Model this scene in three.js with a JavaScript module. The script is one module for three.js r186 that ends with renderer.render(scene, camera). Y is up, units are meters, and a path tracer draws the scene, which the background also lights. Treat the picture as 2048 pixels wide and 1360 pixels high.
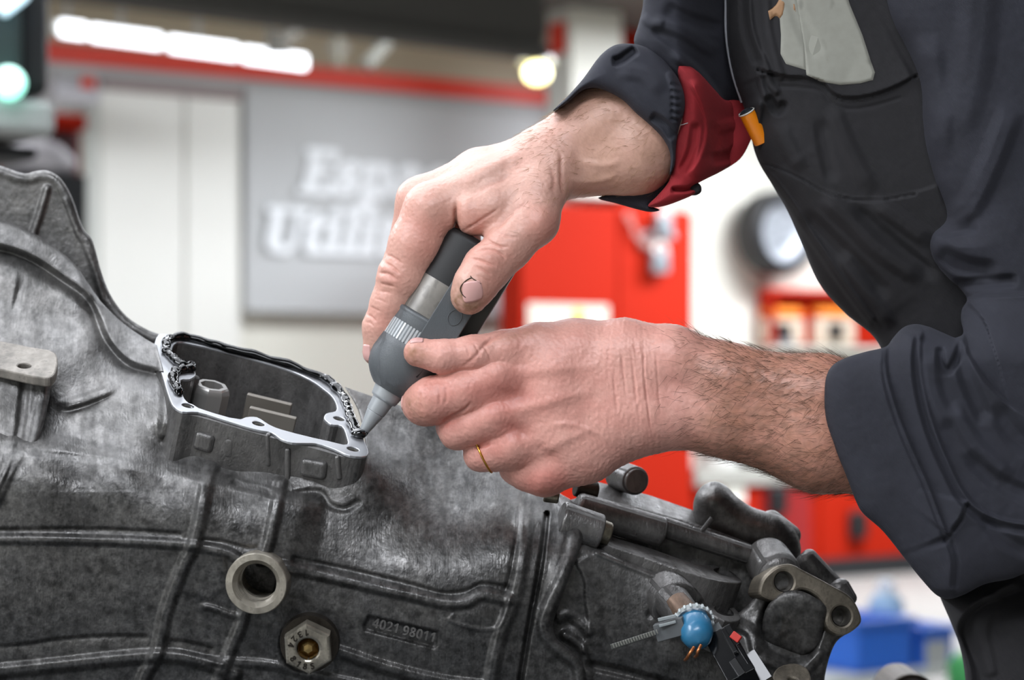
import * as THREE from 'three';
import { RoundedBoxGeometry } from 'three/addons/geometries/RoundedBoxGeometry.js';
import { mergeGeometries, mergeVertices, toCreasedNormals } from 'three/addons/utils/BufferGeometryUtils.js';
import { ImprovedNoise } from 'three/addons/math/ImprovedNoise.js';
import { FontLoader } from 'three/addons/loaders/FontLoader.js';
import { TextGeometry } from 'three/addons/geometries/TextGeometry.js';
import { RectAreaLightUniformsLib } from 'three/addons/lights/RectAreaLightUniformsLib.js';

// ---------------------------------------------------------------- camera, light, exposure
RectAreaLightUniformsLib.init();
const scene = new THREE.Scene();
scene.background = new THREE.Color(0, 0, 0);
const F = 4340, CX = 1024, CY = 760, S = 1.24, EYE = 1.3;        // focal length and principal point in pixels, focus distance, eye height
const camera = new THREE.PerspectiveCamera(2 * Math.atan(680 / F) * 180 / Math.PI, 2048 / 1360, 0.05, 60);
camera.position.set(0, EYE, S);
camera.setViewOffset(2048, 1360, 0, -80, 2048, 1360);
camera.focus = S - 0.012;
camera.userData.fStop = 7.0;
scene.add(camera);
const renderer = new THREE.WebGLRenderer({ antialias: true });
renderer.toneMapping = THREE.LinearToneMapping;
renderer.toneMappingExposure = 1.06;
renderer.shadowMap.enabled = true;
const TURN = 35 * Math.PI / 180, WD = 14;                          // the back wall recedes to the right
// unseen lamps added for key light, fill and reflections: [x, z, width, depth, intensity] in metres, all at the ceiling
const ADDED_LAMPS = [
  [-0.95, -0.85, 2.2, 2.3, 3.5], [0.9, -1.9, 2.2, 0.5, 4.5], [-1.0, -3.5, 2.4, 1.0, 5.2], [1.6, -5.2, 2.4, 0.5, 7], [3.4, -3.6, 2.4, 0.5, 8],
  [-3.1, -7.6, 2.6, 1.1, 6], [0.3, -9.6, 2.6, 1.1, 10.5], [-3.0, 1.4, 2.4, 1.0, 14], [-0.4, 2.8, 2.6, 1.0, 11], [3.0, -11.6, 2.6, 1.1, 42], [-3.0, -2.6, 1.6, 1.2, 15],
];

// ---------------------------------------------------------------- helpers
const V = (x, y, z) => new THREE.Vector3(x, y, z);
const P = (px, py, z = 0) => { const d = S - z; return V((px - CX) / F * d, EYE - (py - CY) / F * d, z); };   // z metres towards the camera from the focus plane
const U = S / F;                                                   // one pixel at the focus plane, in metres
const Q = (px, py, pz = 0) => P(px, py, pz * U);
const clamp = (x, a = 0, b = 1) => Math.min(b, Math.max(a, x));
const mix = (a, b, t) => a + (b - a) * t;
const sst = (a, b, x) => { const t = clamp((x - a) / (b - a)); return t * t * (3 - 2 * t); };
let seed = 12345;
const rnd = () => { seed = (seed * 1664525 + 1013904223) >>> 0; return seed / 4294967296; };
const N3 = new ImprovedNoise();
const noise = (x, y, z = 0) => N3.noise(x + 31.7, y + 17.3, z + 5.1);
const fbm = (x, y, z = 0, o = 4) => { let s = 0, a = 0.5; for (let i = 0; i < o; i++) { s += a * noise(x, y, z); x *= 2.03; y *= 2.03; z *= 2.03; a *= 0.5; } return s; };
const names = new Map();
function numbered(n) { const k = names.get(n) || 0; names.set(n, k + 1); return k ? n + '_' + String(k).padStart(3, '0') : n; }
function tag(o, label, category, group, kind) { o.userData.label = label; if (category) o.userData.category = category; if (group) o.userData.group = group; if (kind) o.userData.kind = kind; return o; }
function thing(name, label, category, group) { const g = new THREE.Group(); g.name = numbered(name); scene.add(g); return tag(g, label, category, group); }
function mesh(name, geo, mat, parent = scene) {
  if (Array.isArray(geo)) geo = join(geo);
  const m = new THREE.Mesh(geo, mat); m.name = parent === scene ? numbered(name) : name; m.castShadow = m.receiveShadow = true; parent.add(m); return m;
}
function join(list) {
  list = list.map((g) => { g = g.index ? g.toNonIndexed() : g; for (const k of Object.keys(g.attributes)) if (!['position', 'normal', 'uv'].includes(k)) g.deleteAttribute(k); if (!g.attributes.uv) boxUV(g); return g; });
  return mergeGeometries(list);
}
function boxUV(g) {                                                // uv in metres from the faces' own directions
  const p = g.attributes.position, n = g.attributes.normal, a = new Float32Array(p.count * 2);
  for (let i = 0; i < p.count; i++) {
    const ax = Math.abs(n.getX(i)), ay = Math.abs(n.getY(i)), az = Math.abs(n.getZ(i)), x = p.getX(i), y = p.getY(i), z = p.getZ(i);
    const [u, v] = az >= ax && az >= ay ? [x, y] : ax >= ay ? [z, y] : [x, z];
    a[2 * i] = u; a[2 * i + 1] = v;
  }
  g.setAttribute('uv', new THREE.BufferAttribute(a, 2)); return g;
}
function smooth(pts, n = 6, closed = false) { return new THREE.CatmullRomCurve3(pts.map((p) => V(p[0], p[1], p[2] || 0)), closed, 'centripetal').getPoints(pts.length * n).map((v) => [v.x, v.y, v.z]); }
function place(geo, origin, ex, ey, ez) { return geo.applyMatrix4(new THREE.Matrix4().makeBasis(ex, ey, ez).setPosition(origin)); }
// a turned solid between two world points; profile = [[t along in metres, radius in metres], ...]
function turned(a, b, profile, seg = 40) {
  const d = b.clone().sub(a), up = d.clone().normalize();
  const g = new THREE.LatheGeometry(profile.map(([t, r]) => new THREE.Vector2(Math.max(r, 1e-5), t)), seg);
  g.applyQuaternion(new THREE.Quaternion().setFromUnitVectors(V(0, 1, 0), up)); g.translate(a.x, a.y, a.z); return g;
}
function rod(a, b, r0, r1 = r0, round = 0.25, seg = 36) {          // cylinder with rounded rims
  const L = a.distanceTo(b), e0 = r0 * round, e1 = r1 * round, pr = [[0, 0]];
  for (let i = 0; i <= 5; i++) { const t = i / 5 * Math.PI / 2; pr.push([e0 * (1 - Math.cos(t)), r0 - e0 + e0 * Math.sin(t)]); }
  for (let i = 0; i <= 5; i++) { const t = i / 5 * Math.PI / 2; pr.push([L - e1 * (1 - Math.sin(t)), r1 - e1 + e1 * Math.cos(t)]); }
  pr.push([L, 0]); return boxUV(turned(a, b, pr, seg));
}
function tube(pts, r, seg = 8, n = 6, closed = false) { const c = new THREE.CatmullRomCurve3(pts, closed, 'centripetal'); return new THREE.TubeGeometry(c, Math.max(4, pts.length * n), r, seg, closed); }
function rbox(w, h, d, r = 0.004, s = 2) { return new RoundedBoxGeometry(w, h, d, s, Math.min(r, w / 2.2, h / 2.2, d / 2.2)); }
// signed distance to a polygon in pixels (positive inside) and the nearest point on it
function polySD(poly, x, y) {
  let best = 1e18, bx = 0, by = 0, inside = false;
  for (let i = 0, j = poly.length - 1; i < poly.length; j = i++) {
    const ax = poly[j][0], ay = poly[j][1], cx = poly[i][0], cy = poly[i][1], dx = cx - ax, dy = cy - ay;
    const t = clamp(((x - ax) * dx + (y - ay) * dy) / (dx * dx + dy * dy + 1e-9)), qx = ax + t * dx, qy = ay + t * dy, e = (x - qx) ** 2 + (y - qy) ** 2;
    if (e < best) { best = e; bx = qx; by = qy; }
    if ((cy > y) !== (ay > y) && x < (ax - cx) * (y - cy) / (ay - cy) + cx) inside = !inside;
  }
  return [inside ? Math.sqrt(best) : -Math.sqrt(best), bx, by];
}
function lineSD(pts, x, y) {                                       // distance to an open line, signed by side (positive on the right of its direction on screen)
  let best = 1e18, side = 1, along = 0, acc = 0;
  for (let i = 0; i + 1 < pts.length; i++) {
    const ax = pts[i][0], ay = pts[i][1], dx = pts[i + 1][0] - ax, dy = pts[i + 1][1] - ay, L2 = dx * dx + dy * dy;
    const t = clamp(((x - ax) * dx + (y - ay) * dy) / (L2 + 1e-9)), ex = x - ax - t * dx, ey = y - ay - t * dy, e = ex * ex + ey * ey;
    if (e < best) { best = e; side = dx * (y - ay) - dy * (x - ax) > 0 ? -1 : 1; along = acc + t * Math.sqrt(L2); }
    acc += Math.sqrt(L2);
  }
  return [Math.sqrt(best), side, along, acc];
}
const box2 = (pts, m) => { let a = 1e9, b = 1e9, c = -1e9, d = -1e9; for (const p of pts) { a = Math.min(a, p[0]); b = Math.min(b, p[1]); c = Math.max(c, p[0]); d = Math.max(d, p[1]); } return [a - m, b - m, c + m, d + m]; };
// relief features: heights in px, added up
const feat = (pts, m, fn) => { const b = box2(pts, m); return (x, y) => (x < b[0] || x > b[2] || y < b[1] || y > b[3] ? 0 : fn(x, y)); };
function ridge(pts, w, h, ends = 0) { pts = pts.length > 2 ? smooth(pts, 4) : pts; return feat(pts, w * 2, (x, y) => { const [d, , s, L] = lineSD(pts, x, y), t = d / w; return t > 2 ? 0 : h * (1 - sst(0.35, 1.7, t)) * (ends ? sst(0, ends, s) * sst(0, ends, L - s) : 1); }); }
function fold(pts, h, decay, rise = 5, ends = 40, sgn = 1) {       // one side stands proud at the line and falls off away from it
  pts = smooth(pts, 5); return feat(pts, decay * 4, (x, y) => { const [d, sd, s, L] = lineSD(pts, x, y), q = d * sd * sgn; if (q < -rise) return 0; const e = ends ? sst(0, ends, s) * sst(0, ends, L - s) : 1; return h * e * sst(-rise, rise, q) * Math.exp(-Math.max(0, q) / decay); });
}
function pad(poly, h, soft) { return feat(poly, soft, (x, y) => h * sst(-soft, soft, polySD(poly, x, y)[0])); }
function bump(cx, cy, rx, ry, h, ang = 0) { const c = Math.cos(ang), s = Math.sin(ang), m = 2.6 * Math.max(rx, ry); return (x, y) => { const dx = x - cx, dy = y - cy; if (Math.abs(dx) > m || Math.abs(dy) > m) return 0; const u = (c * dx + s * dy) / rx, v = (-s * dx + c * dy) / ry; return h * Math.exp(-(u * u + v * v)); }; }
function thinPlate(pts) {                                          // a smooth surface through scattered heights
  const n = pts.length, M = n + 3, A = [], k = (r2) => (r2 < 1e-9 ? 0 : 0.5 * r2 * Math.log(r2)), sc = 1 / 300;
  for (let i = 0; i < M; i++) A.push(new Float64Array(M + 1));
  for (let i = 0; i < n; i++) {
    for (let j = 0; j < n; j++) A[i][j] = k(((pts[i][0] - pts[j][0]) ** 2 + (pts[i][1] - pts[j][1]) ** 2) * sc * sc) + (i === j ? 0.002 : 0);
    A[i][n] = A[n][i] = 1; A[i][n + 1] = A[n + 1][i] = pts[i][0] * sc; A[i][n + 2] = A[n + 2][i] = pts[i][1] * sc; A[i][M] = pts[i][2];
  }
  for (let c = 0; c < M; c++) {
    let p = c; for (let r = c + 1; r < M; r++) if (Math.abs(A[r][c]) > Math.abs(A[p][c])) p = r;
    [A[c], A[p]] = [A[p], A[c]];
    for (let r = 0; r < M; r++) if (r !== c) { const f = A[r][c] / A[c][c]; if (f) for (let q = c; q <= M; q++) A[r][q] -= f * A[c][q]; }
  }
  const w = A.map((r, i) => r[M] / r[i]);
  return (x, y) => { let s = w[n] + w[n + 1] * x * sc + w[n + 2] * y * sc; for (let i = 0; i < n; i++) s += w[i] * k(((x - pts[i][0]) ** 2 + (y - pts[i][1]) ** 2) * sc * sc); return s; };
}
// a solid whose front is a height field over an outline (pixels at the focus plane, heights in the same unit), with side walls and a back
function relief({ poly, step = 3, z, color, back, turn = 0 }) {
  const [x0, y0, x1, y1] = box2(poly, step * 1.5), nx = Math.ceil((x1 - x0) / step) + 1, ny = Math.ceil((y1 - y0) / step) + 1;
  const id = new Int32Array(nx * ny).fill(-1), D = new Float32Array(nx * ny), C = new Float32Array(nx * ny * 2);
  for (let j = 0; j < ny; j++) for (let i = 0; i < nx; i++) { const k = j * nx + i, [d, bx, by] = polySD(poly, x0 + i * step, y0 + j * step); D[k] = d; C[2 * k] = bx; C[2 * k + 1] = by; }
  const pos = [], col = [], uv = [], idx = [], px = [];
  const put = (x, y, h) => { const p = Q(x, y, h); pos.push(p.x, p.y, p.z); uv.push(x * U, -y * U); };
  const vert = (i, j) => { const k = j * nx + i; if (id[k] < 0) { let x = x0 + i * step, y = y0 + j * step, d = D[k]; if (d < step * 0.35) { x = C[2 * k]; y = C[2 * k + 1]; d = 0; } const h = z(x, y, d); id[k] = px.length; px.push([x, y, h]); put(x, y, h); if (color) col.push(...color(x, y, d, h)); } return id[k]; };
  for (let j = 0; j + 1 < ny; j++) for (let i = 0; i + 1 < nx; i++) {
    const k = j * nx + i; if (Math.max(D[k], D[k + 1], D[k + nx], D[k + nx + 1]) <= 0) continue;
    const a = vert(i, j), b = vert(i + 1, j), c = vert(i + 1, j + 1), d = vert(i, j + 1);
    if ((i + j) & 1) idx.push(a, d, b, b, d, c); else idx.push(a, d, c, a, c, b);
  }
  const area = (a, b, c) => Math.abs((px[b][0] - px[a][0]) * (px[c][1] - px[a][1]) - (px[c][0] - px[a][0]) * (px[b][1] - px[a][1])) > 1e-3;
  const tri = []; for (let t = 0; t < idx.length; t += 3) if (area(idx[t], idx[t + 1], idx[t + 2])) tri.push(idx[t], idx[t + 1], idx[t + 2]);
  const g = new THREE.BufferGeometry(); g.setIndex(tri); g.setAttribute('position', new THREE.Float32BufferAttribute(pos, 3)); g.setAttribute('uv', new THREE.Float32BufferAttribute(uv, 2));
  if (color) g.setAttribute('color', new THREE.Float32BufferAttribute(col, 3)); g.computeVertexNormals();
  const out = [g.toNonIndexed()];
  if (back !== undefined) {
    const sp = [], sc = [], su = [], n = poly.length, bz = typeof back === 'function' ? back : () => back;
    const cc = (x, y) => (color ? color(x, y, 0, 0) : [1, 1, 1]), ccw = THREE.ShapeUtils.area(poly.map((p) => new THREE.Vector2(p[0], p[1]))) > 0;
    const face = (list) => { for (const [x, y, h] of list) { const p = Q(x, y, h); sp.push(p.x, p.y, p.z); su.push(x * U, (h - y) * U); sc.push(...cc(x, y)); } };
    for (let i = 0; i < n; i++) { let p = poly[i], q = poly[(i + 1) % n]; if (ccw) [p, q] = [q, p]; const m = Math.max(1, Math.ceil(Math.hypot(q[0] - p[0], q[1] - p[1]) / 30));
      for (let s = 0; s < m; s++) { const a = [mix(p[0], q[0], s / m), mix(p[1], q[1], s / m)], b = [mix(p[0], q[0], (s + 1) / m), mix(p[1], q[1], (s + 1) / m)], A = [...a, z(a[0], a[1], 0)], B = [...b, z(b[0], b[1], 0)], Bb = [...b, bz(...b)], Ab = [...a, bz(...a)]; face([A, B, Bb]); face([A, Bb, Ab]); } }
    const f = THREE.ShapeUtils.triangulateShape(poly.map((p) => new THREE.Vector2(p[0], p[1])), []);
    for (const t of f) { const l = t.map((i) => [poly[i][0], poly[i][1], bz(poly[i][0], poly[i][1])]); const ar = (l[1][0] - l[0][0]) * (l[2][1] - l[0][1]) - (l[2][0] - l[0][0]) * (l[1][1] - l[0][1]); face(ar > 0 ? l : [l[0], l[2], l[1]]); }
    const s = new THREE.BufferGeometry(); s.setAttribute('position', new THREE.Float32BufferAttribute(sp, 3)); s.setAttribute('uv', new THREE.Float32BufferAttribute(su, 2)); if (color) s.setAttribute('color', new THREE.Float32BufferAttribute(sc, 3)); s.computeVertexNormals(); out.push(s);
  }
  return mergeGeometries(out);
}
const pillow = (d, R, h = R) => (d >= R ? 0 : -h * (1 - Math.sqrt(Math.max(0, 1 - (1 - d / R) ** 2))));
// an outline drawn in pixels on a plane through three points, extruded below that plane
function plane3(A, B, C) {
  const a = P(...A), e1 = P(...B).sub(a).normalize(), t = P(...C).sub(a), n = e1.clone().cross(t).normalize(); if (n.dot(V(0, 1, 0.6)) < 0) n.negate(); const e2 = n.clone().cross(e1), o = V(0, EYE, S);
  const hit = (px, py) => { const r = V((px - CX) / F, -(py - CY) / F, -1), t = a.clone().sub(o).dot(n) / r.dot(n); return r.multiplyScalar(t).add(o); };
  const loc = (px, py) => { const h = hit(px, py).sub(a); return new THREE.Vector2(h.dot(e1), h.dot(e2)); };
  return { a, e1, e2, n, hit, loc, place: (g, off = 0) => place(g, a.clone().addScaledVector(n, off), e1, e2, n) };
}
function slab(pl, outline, holes, depth, bevel = 0.0006) {
  const sh = new THREE.Shape(outline.map((p) => pl.loc(p[0], p[1])));
  for (const h of holes) sh.holes.push(new THREE.Path(h.map((p) => (p.isVector2 ? p : pl.loc(p[0], p[1])))));
  const g = new THREE.ExtrudeGeometry(sh, { depth: depth - bevel * 2, bevelEnabled: bevel > 0, bevelSize: bevel, bevelThickness: bevel, bevelOffset: -bevel, bevelSegments: 2, curveSegments: 12 });
  g.translate(0, 0, -depth + bevel); return pl.place(g);
}
const ring2 = (c, r, n = 24) => { const o = []; for (let i = 0; i < n; i++) { const t = i / n * Math.PI * 2; o.push(new THREE.Vector2(c.x + r * Math.cos(t), c.y + r * Math.sin(t))); } return o; };

// ---------------------------------------------------------------- materials
function noiseTexture(n, fn, srgb) {
  const d = new Uint8Array(n * n * 4);
  for (let j = 0; j < n; j++) for (let i = 0; i < n; i++) { const c = fn(i / n, j / n), k = 4 * (j * n + i); for (let q = 0; q < 3; q++) d[k + q] = clamp(Array.isArray(c) ? c[q] : c) * 255; d[k + 3] = 255; }
  const t = new THREE.DataTexture(d, n, n); t.wrapS = t.wrapT = THREE.RepeatWrapping; t.magFilter = THREE.LinearFilter; t.minFilter = THREE.LinearMipmapLinearFilter; t.generateMipmaps = true; if (srgb) t.colorSpace = THREE.SRGBColorSpace; t.needsUpdate = true; return t;
}
// noise that repeats at the tile's edges
const tiled = (u, v, f, o = 4) => { const a = u * Math.PI * 2, b = v * Math.PI * 2, r = f / (Math.PI * 2); let s = 0, am = 0.5, q = r; for (let i = 0; i < o; i++) { s += am * (noise(Math.cos(a) * q + 9 * i, Math.sin(a) * q, Math.cos(b) * q) + noise(Math.sin(b) * q + 3, Math.cos(a) * q + 7, Math.sin(a) * q + 2 * i)) * 0.7; q *= 2; am *= 0.5; } return s; };
const grimeMap = noiseTexture(512, (u, v) => { const a = tiled(u, v, 6, 5), b = tiled(u + 0.37, v + 0.11, 26, 3); const k = 0.72 + a * 0.32 + b * 0.16 - 0.12 * sst(0.16, 0.34, b); return [k, k * 0.985, k * 0.965]; }, true);
const roughMap = noiseTexture(256, (u, v) => 0.75 + tiled(u, v, 12, 4) * 0.6);
const grainMap = noiseTexture(512, (u, v) => 0.5 + tiled(u, v, 60, 3) * 0.9);
const repeats = new Map();
const rep = (t, x) => { const k = t.uuid + x; if (!repeats.has(k)) { const c = t.clone(); c.repeat.set(x, x); c.needsUpdate = true; repeats.set(k, c); } return repeats.get(k); };
const std = (o) => new THREE.MeshStandardMaterial(o);
const phy = (o) => new THREE.MeshPhysicalMaterial(o);
const hex = (h) => new THREE.Color(h);
const castRelief = std({ color: 0xffffff, vertexColors: true, metalness: 0.7, roughness: 0.62, roughnessMap: rep(roughMap, 16), bumpMap: rep(grainMap, 14), bumpScale: 0.00015, side: THREE.DoubleSide });
const cast = std({ color: hex('#8c8c8d'), map: rep(grimeMap, 10), metalness: 0.55, roughness: 0.55, roughnessMap: rep(roughMap, 16), bumpMap: rep(grainMap, 14), bumpScale: 0.0002 });
const castDark = std({ color: hex('#8c8986'), map: rep(grimeMap, 8), metalness: 0.25, roughness: 0.65, roughnessMap: rep(roughMap, 16), bumpMap: rep(grainMap, 14), bumpScale: 0.0002 });
const machined = std({ color: hex('#b6b8bc'), metalness: 0.85, roughness: 0.36 });
const castPale = std({ color: hex('#c0bcb6'), map: rep(grimeMap, 10), metalness: 0.5, roughness: 0.6 });
const steel = std({ color: hex('#b9b3a2'), map: rep(grimeMap, 20), metalness: 0.9, roughness: 0.34 });
const steelDark = std({ color: hex('#55504a'), map: rep(grimeMap, 20), metalness: 0.8, roughness: 0.45 });

// ---------------------------------------------------------------- the workshop: walls, floor, roof
const WO = V(0, 0, S - WD), WX = V(Math.cos(TURN), 0, -Math.sin(TURN)), WN = V(Math.sin(TURN), 0, Math.cos(TURN));
const w2 = (u, y, n) => WO.clone().addScaledVector(WX, u).addScaledVector(WN, n).setY(y);
function wallPx(px, py, n = 0) {                                    // where a sight line meets the plane n metres in front of the back wall: [u, y]
  const o = V(0, EYE, S), r = V((px - CX) / F, -(py - CY) / F, -1), t = (n - o.clone().sub(WO).dot(WN)) / r.dot(WN), h = r.multiplyScalar(t).add(o);
  return [h.clone().sub(WO).dot(WX), h.y];
}
const paint = (c, o = {}) => std({ color: hex(c), roughness: 0.55, bumpMap: rep(grainMap, 1.5), bumpScale: 0.0008, ...o });
const M = { white: paint('#e9e9e2'), cream: paint('#e3e2d6'), beige: paint('#d2c6aa'), red: phy({ color: hex('#a01d06'), roughness: 0.7, specularIntensity: 0.25, bumpMap: rep(grainMap, 1.5), bumpScale: 0.0008 }), band: paint('#e4402a', { roughness: 0.5 }), grey: paint('#b9bbba'), lgrey: paint('#d3d6d0'), dark: paint('#1b1d1f'), roof: paint('#55534e', { roughness: 0.9 }), floor: paint('#8d8b86', { roughness: 0.5 }), banner: paint('#b9bbbb', { roughness: 0.6 }), letter: paint('#eef2f4', { roughness: 0.6 }), steelGrey: paint('#8f9598', { metalness: 0.5, roughness: 0.4 }), orange: paint('#f08a28'), blue: paint('#2f6fd8', { roughness: 0.4 }), lblue: paint('#a9cbe6', { roughness: 0.3 }), green: paint('#3f9a55'), darkred: paint('#8a1a1a', { roughness: 0.5 }), black: paint('#111214', { roughness: 0.5 }), concrete: paint('#9b9994') };
const glow = (c, s) => std({ color: 0xffffff, emissive: hex(c), emissiveIntensity: s, roughness: 0.6 });
// a box given in wall axes: u0..u1, y0..y1, n0..n1, in the local axes of a group at (gu, gy, gn)
function wbox(u0, u1, y0, y1, n0, n1, g, r = 0.01) { const b = rbox(u1 - u0, y1 - y0, n1 - n0, r); b.translate((u0 + u1) / 2 - g[0], (y0 + y1) / 2 - g[1], (n0 + n1) / 2 - g[2]); return b; }
function wthing(name, label, cat, at, group) { const t = thing(name, label, cat, group); t.position.copy(w2(...at)); t.rotation.y = TURN; t.at = at; return t; }
function wpart(name, t, mat, px0, py0, px1, py1, n0, n1, r = 0.01, parent) {   // a box whose front face fills a pixel rectangle of the photograph at the depth n1
  const [u0, y1] = wallPx(px0, py0, n1), [u1, y0] = wallPx(px1, py1, n1); return mesh(name, wbox(u0, u1, y0, y1, n0, n1, t.at, r), mat, parent || t);
}
function struct(name, geo, mat) { const m = mesh(name, geo, mat); m.rotation.y = TURN; m.position.copy(WO); m.userData.kind = 'structure'; return m; }
const RU0 = -12, RU1 = 8, RN1 = 17, RH = 3.55, UB = wallPx(420, 130)[1];
const bx = (u0, u1, y0, y1, n0, n1) => boxUV(new THREE.BoxGeometry(u1 - u0, y1 - y0, n1 - n0).translate((u0 + u1) / 2, (y0 + y1) / 2, (n0 + n1) / 2));
struct('floor', bx(RU0 - 0.2, RU1 + 0.2, -0.2, 0, -0.2, RN1 + 0.2), M.floor);
struct('ceiling', bx(RU0 - 0.2, RU1 + 0.2, RH, RH + 0.2, -0.2, RN1 + 0.2), M.roof);
struct('wall_back', bx(RU0, RU1, 0, UB, -0.2, 0), M.cream);
struct('trim_1', bx(RU0, RU1, UB, RH, -0.2, 0), M.beige).userData.label = 'beige strip of wall above the red band';
struct('wall_front', bx(RU0, RU1, 0, RH, RN1, RN1 + 0.2), M.concrete);
struct('wall_left', bx(RU0 - 0.2, RU0, 0, RH, -0.2, RN1 + 0.2), M.white);
struct('wall_right', bx(RU1, RU1 + 0.2, 0, RH, -0.2, RN1 + 0.2), M.white);
{ // red band with its grey rail below
  const [, yt] = wallPx(420, 112, 0.1), [, yb] = wallPx(420, 150, 0.1), [, yg] = wallPx(420, 172, 0.1);
  struct('trim_2', bx(RU0, RU1, yb, yt, 0, 0.1), M.band); struct('trim_3', bx(RU0, RU1, yg, yb, 0, 0.07), M.grey);
}
// added ceiling lamps, all out of view
function addedCeilingLamp(i, [x, z, w, d, power]) {
  const label = ['added wide white ceiling lamp above the gearbox', 'added white ceiling lamp above the mechanic', 'added white ceiling lamp a few steps behind the gearbox', 'added white ceiling lamp over the middle aisle', 'added white ceiling lamp over the right aisle', 'added white ceiling lamp near the grey banner', 'added white ceiling lamp near the red cabinet', 'added white fill lamp behind the camera at left', 'added white fill lamp straight behind the camera', 'added white ceiling lamp far at right', 'added white ceiling lamp behind the gearbox at the left'][i];
  const t = thing('added_ceiling_lamp', label, 'lamp', 'added ceiling lamps'); t.position.set(x, RH, z); t.rotation.y = TURN;
  mesh('housing', rbox(w + 0.08, 0.07, d + 0.08, 0.01).translate(0, -0.035, 0), M.lgrey, t);
  mesh('diffuser', rbox(w, 0.02, d, 0.005).translate(0, -0.072, 0), glow('#f4f8ff', Math.min(4, power * 0.3)), t);
  const l = new THREE.RectAreaLight(hex('#f3f7ff'), power, w, d); l.position.set(0, -0.09, 0); l.rotation.x = -Math.PI / 2; l.castShadow = true; t.add(l);
}
ADDED_LAMPS.forEach((l, i) => addedCeilingLamp(i, l));

// ---------------------------------------------------------------- things along the back wall
{ // panels and post left of the banner
  let t = wthing('wall_panel', 'white double panel standing between the grey post and the banner', 'panel', [wallPx(340, 800)[0], 0, 0.02]);
  const [ua] = wallPx(200, 400, 0.1), [ub] = wallPx(368, 400, 0.1), [uc] = wallPx(372, 400, 0.1), [ud] = wallPx(482, 400, 0.1), [, yt] = wallPx(340, 190, 0.1);
  mesh('panel', wbox(ua, ub, 0.02, yt, 0.02, 0.1, t.at), M.white, t); mesh('panel', wbox(uc, ud, 0.02, yt, 0.02, 0.1, t.at), M.white, t);
  mesh('head_rail', wbox(ua, ud, yt, yt + 0.07, 0.02, 0.13, t.at), paint('#9d8f8d'), t);
  t = wthing('door_post', 'slim grey post at the left edge of the white panels', 'post', [wallPx(190, 800)[0], 0, 0.02]);
  const [pa] = wallPx(176, 400, 0.15), [pb] = wallPx(199, 400, 0.15);
  mesh('post', wbox(pa, pb, 0, yt + 0.02, 0.02, 0.15, t.at), M.lgrey, t); mesh('foot_plate', wbox(pa - 0.03, pb + 0.03, 0, 0.015, 0.01, 0.2, t.at), M.grey, t);
}
const font = { serif: await new FontLoader().loadAsync('fonts/droid/droid_serif_bold.typeface.json'), sans: await new FontLoader().loadAsync('fonts/droid/droid_sans_bold.typeface.json') };
{ // banner with its lettering
  const n = 0.12, t = wthing('banner', 'large grey banner with white lettering hanging below the red band', 'banner', [wallPx(790, 800, n)[0], 1.4, n]);
  const [u0, yT] = wallPx(490, 178, n), [u1] = wallPx(1088, 300, n), [, yB] = wallPx(600, 622, n);
  const g = new THREE.PlaneGeometry(u1 - u0, yT - yB, 60, 20), p = g.attributes.position;
  const back = g.clone();
  for (let i = 0; i < p.count; i++) { const x = p.getX(i), y = p.getY(i); p.setZ(i, 0.004 + 0.02 * Math.exp(-(((x + y * 0.9 + 0.2) / 0.35) ** 2)) + 0.008 * noise(x * 1.5, y * 1.5)); }
  back.translate(0, 0, -0.01); const bi = back.index.array; for (let i = 0; i < bi.length; i += 3) { const q = bi[i]; bi[i] = bi[i + 1]; bi[i + 1] = q; }
  g.computeVertexNormals(); back.computeVertexNormals();
  mesh('cloth', [g, back].map((q) => q.translate((u0 + u1) / 2 - t.at[0], (yT + yB) / 2 - t.at[1], 0)), M.banner, t);
  for (const y of [yT, yB]) mesh('hem_bar', new THREE.CylinderGeometry(0.015, 0.015, u1 - u0, 12).rotateZ(Math.PI / 2).translate((u0 + u1) / 2 - t.at[0], y - t.at[1], 0.005), M.grey, t);
  const word = (s, px, py, hpx, wide) => {
    const [u, y] = wallPx(px, py, n + 0.04), hh = hpx / F * 12.9;
    const q = new TextGeometry(s, { font: font.serif, size: hh, depth: 0.006, curveSegments: 3, bevelEnabled: true, bevelSize: 0.012, bevelThickness: 0.001, bevelSegments: 1 }); q.scale(wide, 1, 1);
    q.applyMatrix4(new THREE.Matrix4().makeShear(0, 0, 0.22, 0, 0, 0)); q.translate(u - t.at[0], y - t.at[1], 0.03); mesh('lettering', q, M.letter, t).userData.label = 'white bold serif word ' + s;
  };
  word('Espace', 597, 384, 88, 1.0); word('Utilitaires', 522, 501, 86, 1.0);
}
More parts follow.
